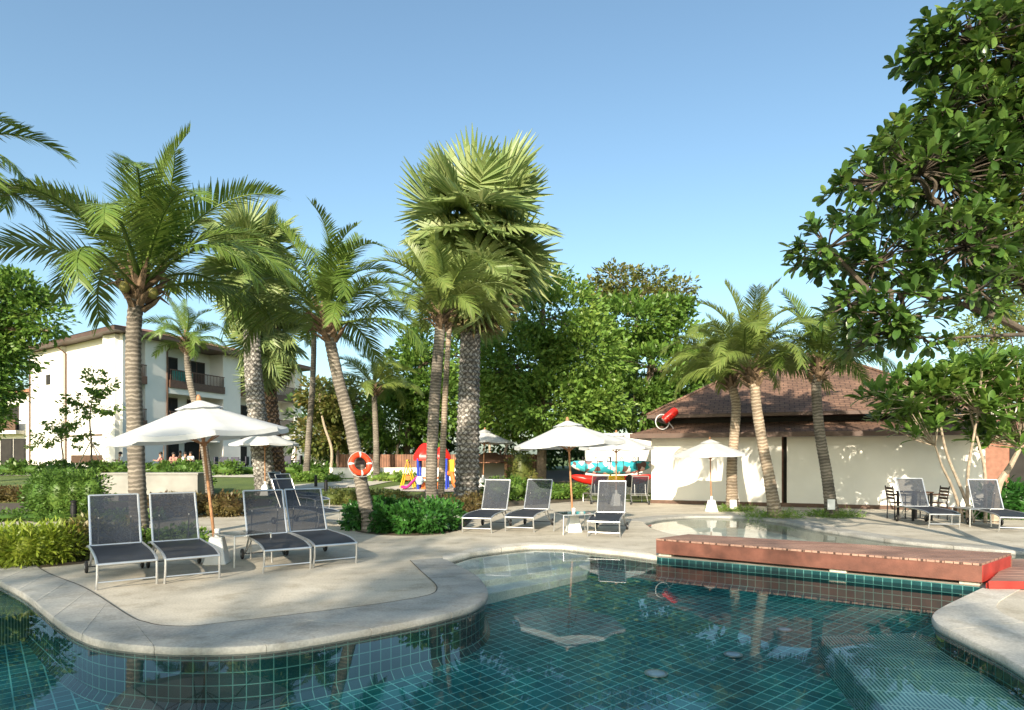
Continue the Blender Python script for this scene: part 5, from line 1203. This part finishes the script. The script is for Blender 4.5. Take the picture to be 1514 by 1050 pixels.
D_t(92, 39, 2.5, [(-.9, 0, 2.3, .8, .6, .5), (.8, 0, 2.6, .9, .6, .45), (0, 0, 3.1, 1.0, .7, .4), (-1.4, 0, 1.6, .6, .5, .3), (1.4, 0, 1.9, .6, .5, .3)], 900, .22, 'leaf_bright', 163, 'airy multi branched shrub tree before the pale hotel side wall', r=.05)
def hedge(name, label, blobs, n, ls, m, seed, cat='hedge', group='hedges and shrubs', core=True, rc=.22, clump=18, upb=.9, base=None, aspect=.5, shell=.78):
    b0 = Vector(base) if base else Vector((sum(b[0] for b in blobs) / len(blobs), sum(b[1] for b in blobs) / len(blobs), T(blobs[0][1])))
    root = empty(name, b0, 0, label, cat, group); bl = [(b[0] - b0.x, b[1] - b0.y, b[2] - b0.z) + tuple(b[3:]) for b in blobs]
    foliage('leaves', bl, n, ls, m, root, seed, clump, rc, upb, aspect, shell)
    if core:  # added solid lumps filling the leaf mass, strung on a thin joining rod
        q = MB()
        for b in bl: q.lathe([(0, -1), (.5, -.85), (.85, -.5), (1, 0), (.85, .5), (.5, .85), (0, 1)], 12, M=Matrix.Translation(b[:3]) @ Matrix.Diagonal((b[3] * .8, b[4] * .8, b[5] * .8, 1)))
        q.tube([Vector((b[0], b[1], b[2] - b[5] * .3)) for b in sorted(bl, key=lambda b: b[0])], .03, 5) if len(bl) > 1 else None
        q.build('leaf_core', m, root)
    return root
def hp(px, py, rx, ry, D=None, depth=1):
    """blob from a picture outline: centre px, bottom py"""
    g = GT(px, py); d = g.y; s = d / F; return (g.x, g.y + rx * s * .4 * depth, g.z + ry * s, rx * s, rx * s * depth, ry * s)
hedge('clipped_hedge', 'tall clipped green hedge in front of the planter wall at the left', [hp(62, 768, 24, 35), hp(85, 769, 26, 36), hp(108, 769, 26, 36), hp(130, 769, 20, 35), hp(50, 767, 14, 32), hp(85, 764, 40, 34)], 16000, .075, 'leaf_hedge', 201)
hedge('clipped_hedge', 'clipped green hedge between planter wall and small grey parasol, right part', [hp(255, 730, 20, 19), hp(280, 730, 20, 19), hp(300, 731, 10, 17)], 3500, .12, 'leaf_hedge', 203)
hedge('red_shrubs', 'row of reddish shrubs behind the big parasol pole, along the path', [hp(x, 764, 22, 15) for x in (255, 285, 315, 340, 238)], 4500, .09, 'leaf_red', 205)
hedge('red_shrubs', 'reddish brown shrubs on the lawn at the left border', [hp(x, 742, 18, 9) for x in (-10, 15, 40)], 2400, .11, 'leaf_red', 207)
hedge('low_groundcover', 'low dark green groundcover in front of the tall clipped hedge', [hp(x, 771, 26, 6) for x in (-20, 10, 45, 80, 115, 150, 180, 210)], 3800, .08, 'leaf_hedge', 209)
hedge('lime_groundcover', 'bright lime green groundcover beside the pool corner at the left border', [hp(x, y, 22, h) for x, y, h in ((-30, 840, 24), (0, 838, 25), (30, 838, 25), (60, 835, 24), (85, 832, 23), (20, 820, 18), (70, 818, 18), (-20, 822, 18))], 9000, .10, 'leaf_lime', 211, upb=.2, aspect=.24)
hedge('rusty_groundcover', 'mixed rusty green groundcover behind the leftmost lounger', [hp(x, y, 18, h) for x, y, h in ((108, 828, 26), (128, 822, 26), (120, 810, 20), (150, 812, 16), (175, 808, 14))], 4200, .085, 'leaf_rusty', 213)
hedge('low_hedge', 'low plant patch between the two parasol loungers at the palm foot', [hp(x, 806, 14, 10) for x in (225, 245, 268, 290)], 1600, .08, 'leaf_bright', 215)
hedge('glossy_hedge', 'low dark glossy hedge around the foot of the lifebuoy palm', [hp(x, y, rx, ry) for x, y, rx, ry in ((528, 784, 18, 16), (570, 788, 22, 18), (600, 789, 24, 20), (630, 789, 24, 21), (655, 785, 20, 19), (520, 775, 12, 14), (590, 772, 24, 14), (640, 772, 24, 14), (670, 775, 10, 16), (560, 775, 20, 18))], 9000, .105, 'leaf_glossy', 217, rc=.18)
hedge('red_shrubs', 'reddish fine leaved shrubs at the foot of the thickest palm', [hp(x, y, 18, ry) for x, y, ry in ((690, 766, 12), (668, 757, 10), (640, 752, 6), (700, 757, 12), (612, 748, 5))], 4200, .085, 'leaf_red', 219)
hedge('brown_shrubs', 'low brownish clipped shrub row along the back of the paved area', [hp(x, 747, 15, 10) for x in (492, 515, 538, 560, 585)], 3600, .08, 'leaf_rusty', 221)
hedge('terrace_hedge', 'long low hedge along the edge of the hotel terrace', [hp(x, 703 - (x > 340) * 2, 22, 9 if x < 340 else 6, depth=.5) for x in range(-20, 500, 32)], 8000, .2, 'leaf_hedge', 223, rc=.3)
hedge('border_shrubs', 'green shrubs in the bed between the thick palm and the kayak rack', [hp(x, y, 20, ry) for x, y, ry in ((735, 742, 17), (760, 741, 17), (800, 739, 12), (825, 739, 11), (850, 738, 10))], 4500, .1, 'leaf_mid', 225)
hedge('border_shrubs', 'flowering climber mound on the fence corner left of the kayak rack', [hp(770, 730, 18, 34), hp(785, 730, 14, 20)], 2400, .12, 'leaf_rusty', 227)
hedge('lawn_shrubs', 'yellow green shrubs before the low white wall near the swing', [hp(x, 712, 14, 6) for x in (560, 580, 600, 440, 460, 490)], 2200, .13, 'leaf_bright', 229)
for px, D, rr in ((1082, 19.5, .42), (1147, 17.4, .45), (1231, 17.6, .42)):
    g = Vector((PX(px, D), D, 0)); hedge('grass_ring', 'ring of low grass at the foot of the ' + {1082: 'leftmost', 1147: 'middle', 1231: 'rightmost'}[px] + ' palm before the pavilion', [(g.x + rr * math.cos(a), g.y + .3 * math.sin(a), .03, .3, .2, .05) for a in (0, .7, 1.4, 2.1, 2.8, 3.5, 4.2, 4.9, 5.6)], 2600, .09, 'leaf_bright', int(px), upb=.1, aspect=.15, core=False, cat='plant', group='grass rings at palm feet')
# rosettes of big leaves: the near tree at the right and the frangipani clump
def rosettes(tips, dirs, rng, per, L, W, m, name, parent, up=.35):
    Vs, Fs, k = [], [], 0
    for p, dr in zip(tips, dirs):
        n = int(per * rng.uniform(.7, 1.2)); dr = dr / np.linalg.norm(dr)
        a = np.cross(dr, np.array([.3, .2, 1.])); a /= np.linalg.norm(a); b = np.cross(dr, a)
        for i in range(n):
            q = i * 2.4 + rng.uniform(-.3, .3); op = rng.uniform(.45, 1.35)
            d = dr * math.cos(op) + (a * math.cos(q) + b * math.sin(q)) * math.sin(op); d[2] += up * .25 - .12; d /= np.linalg.norm(d)
            nr = unit(np.array([0, 0, 1.]) + rng.normal(size=3) * .28); s = np.cross(nr, d); s /= np.linalg.norm(s); nn = np.cross(d, s)
            l = L * rng.uniform(.45, 1.3); w = W * l / L * rng.uniform(.85, 1.1); o = p - dr * rng.uniform(0, .10) * (L / .2)
            st = [(0.0, .04), (.18, .14), (.45, .40), (.72, .5), (.9, .34), (1.0, .03)]; bend = rng.uniform(-.05, .28); v = []
            for t, hw in st:
                c = o + d * l * t - nn * l * bend * t * t
                v += [c - s * w * hw + nn * w * hw * .30, c, c + s * w * hw + nn * w * hw * .30]
            Vs += v
            for j in range(5):
                e = k + 3 * j; Fs += [(e, e + 1, e + 4, e + 3), (e + 1, e + 2, e + 5, e + 4)]
            k += 18
    return npmesh(name, np.array(Vs), np.array(Fs), m, parent, smooth=True)
def nearest_path(nodes, p):
    return min(nodes, key=lambda q: (q - p).length + .25 * abs(q.z - p.z))
def bigtree():
    D0 = 8.6; base = Vector((8.6, 9.6, 0)); root = empty('broadleaf_tree', base, 0, 'near tree at the right border with big glossy leaves overhanging the pool', 'tree', 'near trees')
    rng = np.random.default_rng(7); s = D0 / F
    bl = [(1440, 60, 90, 70, 0), (1500, 150, 110, 110, .3), (1395, 55, 55, 40, 0), (1350, 250, 75, 55, 0), (1270, 285, 55, 48, -.3), (1420, 250, 90, 90, .2), (1210, 370, 55, 42, -.2), (1300, 380, 80, 60, 0), (1400, 380, 90, 60, -.3), (1490, 330, 80, 60, .4), (1310, 470, 60, 42, -.2), (1255, 455, 42, 42, 0), (1400, 450, 45, 32, -.6), (1290, 500, 45, 30, -.1), (1345, 500, 45, 22, -.2), (1500, 420, 50, 40, .3), (1560, 250, 120, 150, .2), (1540, 60, 100, 100, .2), (1400, 165, 50, 50, .1), (1300, 215, 40, 28, 0)]
    tips, dirs, q = [], [], MB()
    limbs = [[(8.6, 9.6, -.1), (8.4, 9.5, 1.4), (7.9, 9.2, 2.8), (7.2, 8.9, 3.9), (6.3, 8.7, 4.6), (5.6, 8.6, 5.1)],
             [(7.9, 9.2, 2.8), (7.0, 8.7, 3.3), (6.0, 8.4, 3.6), (5.2, 8.3, 3.75), (4.6, 8.3, 3.8)],
             [(7.2, 8.9, 3.9), (7.3, 9.0, 5.4), (7.0, 9.1, 6.6), (6.6, 9.1, 7.4)],
             [(7.0, 8.7, 3.3), (6.3, 8.2, 3.2), (5.6, 8.1, 3.15)], [(8.4, 9.5, 1.4), (9.2, 9.8, 3.4), (8.6, 9.5, 5.6)]]
    nodes = []
    for k, l in enumerate(limbs):
        cv = catmull([Vector(p) for p in l], 7); nodes += cv; n = len(cv); r0 = (.15, .06, .08, .035, .09)[k]
        q.tube([p - base for p in cv], [r0 * (1 - .72 * i / n) for i in range(n)], 9)
    for x, y, rx, ry, dy in bl:
        c = Vector((PX(x, D0), D0 + dy, PZ(y, D0))); st = nearest_path(nodes, c); mid = st.lerp(c, .5) + Vector(rng.normal(size=3)) * .12
        q.tube([p - base for p in catmull([st, mid, c], 5)], [.032 * (1 - .6 * i / 10) for i in range(11)], 6)
        for _ in range(max(7, int(rx * ry / 92))):
            d = unit(rng.normal(size=(1, 3)))[0]; r = rng.uniform(.35, 1.0) ** .6; p = np.array(c) + d * r * np.array([rx * s, .85, ry * s])
            o = p - np.array(c) * .6 - np.array(mid) * .4; o = o / max(.05, np.linalg.norm(o)) + np.array([-.15, -.1, .35])
            tips.append(p - np.array(base)); dirs.append(o)
            e = Vector(p); q.tube([mid.lerp(c, .7) - base, c.lerp(e, .5) - base, e - base], [.013, .010, .006], 5)
    q.build('trunk', 'bark_dark', root); rosettes(tips, dirs, rng, 15, .19, .08, 'leaf_big', 'crown', root)
bigtree()
def frangipani():
    D0 = 16.0; base = Vector((PX(1448, D0), D0, 0)); root = empty('frangipani_tree', base, 0, 'frangipani clump with thin bare stems and leaf rosettes, right of the pavilion wall', 'tree', 'near trees')
    rng = np.random.default_rng(9); q = MB(); tips, dirs = [], []
    stems = [([(1440, 770), (1425, 720), (1405, 670), (1390, 620), (1380, 590)], [(1330, 570), (1345, 590), (1390, 560), (1310, 600), (1365, 545), (1300, 585)]),
             ([(1436, 768), (1432, 700), (1434, 650), (1440, 610)], [(1440, 570), (1420, 545), (1465, 580), (1405, 560), (1440, 530), (1425, 600), (1455, 615)]),
             ([(1452, 770), (1450, 700), (1446, 660), (1441, 620), (1437, 590)], [(1430, 590), (1400, 590), (1455, 550), (1470, 540), (1380, 575)]),
             ([(1468, 768), (1480, 720), (1500, 690), (1512, 660)], [(1500, 620), (1490, 590), (1525, 610), (1510, 560), (1475, 625), (1530, 570), (1480, 560), (1500, 535), (1460, 650), (1515, 650)]),
             ([(1430, 768), (1410, 720), (1390, 690), (1377, 660)], [(1350, 635), (1385, 620), (1330, 610)])]
    for i, (st, tp) in enumerate(stems):
        cv = catmull([Vector((PX(x, D0), D0 + .15 * math.sin(i * 2 + k), PZ(y, D0))) - base for k, (x, y) in enumerate(st)], 5); cv[0].z = -.05
        q.tube(cv, [(.042 if i != 3 else .10) * (1 - .55 * k / len(cv)) for k in range(len(cv))], 8); e = cv[-1]
        for (x, y) in tp:
            for _ in range(6):
                p = Vector((PX(x + rng.uniform(-24, 24), D0), D0 + rng.uniform(-.7, .7), PZ(y + rng.uniform(-10, 10), D0))) - base; m = e.lerp(p, .5) + Vector((0, 0, -.06))
                q.tube(catmull([e, m, p], 3), [.015, .014, .013, .012, .011, .010, .009], 6); tips.append(np.array(p)); dirs.append(np.array(unit(np.array(p - e))) * .7 + np.array([0, 0, .75]))
    q.build('trunk', 'stem_grey', root); rosettes(tips, dirs, rng, 18, .40, .12, 'leaf_plumeria', 'crown', root)
frangipani()
hedge('frangipani_undergrowth', 'low dark leafy plants at the foot of the frangipani clump', [hp(x, 768, 14, ry) for x, ry in ((1470, 20), (1490, 26), (1512, 24), (1455, 12), (1535, 24))], 2200, .16, 'leaf_glossy', 231, rc=.25, aspect=.35)
# the garden behind the viewer: tall trees that shade the near deck
for k, (x, y, h, w, l) in enumerate(((-17, -27, 18.4, 5.0, 'tall shade tree of the garden behind the viewer, far left'), (-10.5, -26, 18.2, 4.6, 'tall shade tree of the garden behind the viewer, left'), (-5.2, -27, 17.6, 3.6, 'tall shade tree of the garden behind the viewer, middle'), (5.6, -7, 5.6, 1.6, 'smaller garden tree behind the viewer, right'))):
    rnd = random.Random(300 + k); bl = []
    for i in range(16):
        a = rnd.uniform(0, 2 * PI); r = rnd.uniform(.1, .9) * w; bl.append((r * math.cos(a), r * .7 * math.sin(a), rnd.uniform(.42, .93) * h, w * .36, w * .36, h * .08))
    tree('shade_tree', l, Vector((x, y, 0)), [[(0, 0, -.1), (.1, 0, h * .25), (.2, .1, h * .5), (0, 0, h * .8)]], bl, 3000, .36, 'leaf_mid', 300 + k, r=.24, group='shade trees behind the viewer', rc=.6, clump=20)

# ------------------------------------------------------------------ light, sky, camera
w = bpy.data.worlds.new('World'); bpy.context.scene.world = w; w.use_nodes = True; t = w.node_tree
SE, SAZ = R(24), R(13.6)          # sun height; heading of the light, right of straight ahead
sky = t.nodes.new('ShaderNodeTexSky'); sky.sky_type = 'NISHITA'; sky.sun_disc = False; sky.sun_elevation = SE
sky.sun_rotation = PI + SAZ; sky.air_density = 1.0; sky.dust_density = 1.8; sky.ozone_density = 1.9; sky.altitude = 10
bg = t.nodes['Background']; bg.inputs['Strength'].default_value = .112
tint = t.nodes.new('ShaderNodeMix'); tint.data_type = 'RGBA'; tint.blend_type = 'MULTIPLY'; tint.inputs[0].default_value = 1; tint.inputs[7].default_value = (.95, 1.03, .95, 1)
t.links.new(sky.outputs[0], tint.inputs[6]); t.links.new(tint.outputs[2], bg.inputs['Color'])
sl = bpy.data.lights.new('sun', 'SUN'); sl.energy = 4.0; sl.angle = R(.55); sl.color = (1, .87, .70)
so = bpy.data.objects.new('sun', sl); C.objects.link(so); so.location = (-10, -30, 30)
dirv = Vector((math.sin(SAZ) * math.cos(SE), math.cos(SAZ) * math.cos(SE), -math.sin(SE)))
so.rotation_euler = dirv.to_track_quat('-Z', 'Y').to_euler()
cam = bpy.data.cameras.new('camera'); co = bpy.data.objects.new('camera', cam); C.objects.link(co)
co.location = (0, 0, H); co.rotation_euler = (PI / 2, 0, 0); cam.sensor_width = 36; cam.lens = 36 * F / 1514; cam.shift_y = 150 / 1514; cam.clip_end = 2000; cam.clip_start = .05
sc = bpy.context.scene; sc.camera = co
sc.view_settings.view_transform = 'Standard'; sc.view_settings.look = 'None'; sc.view_settings.exposure = 1.2; sc.view_settings.gamma = 1
sc.cycles.max_bounces = 8; sc.cycles.transparent_max_bounces = 24; sc.cycles.caustics_reflective = False; sc.cycles.caustics_refractive = False; sc.cycles.sample_clamp_indirect = 6
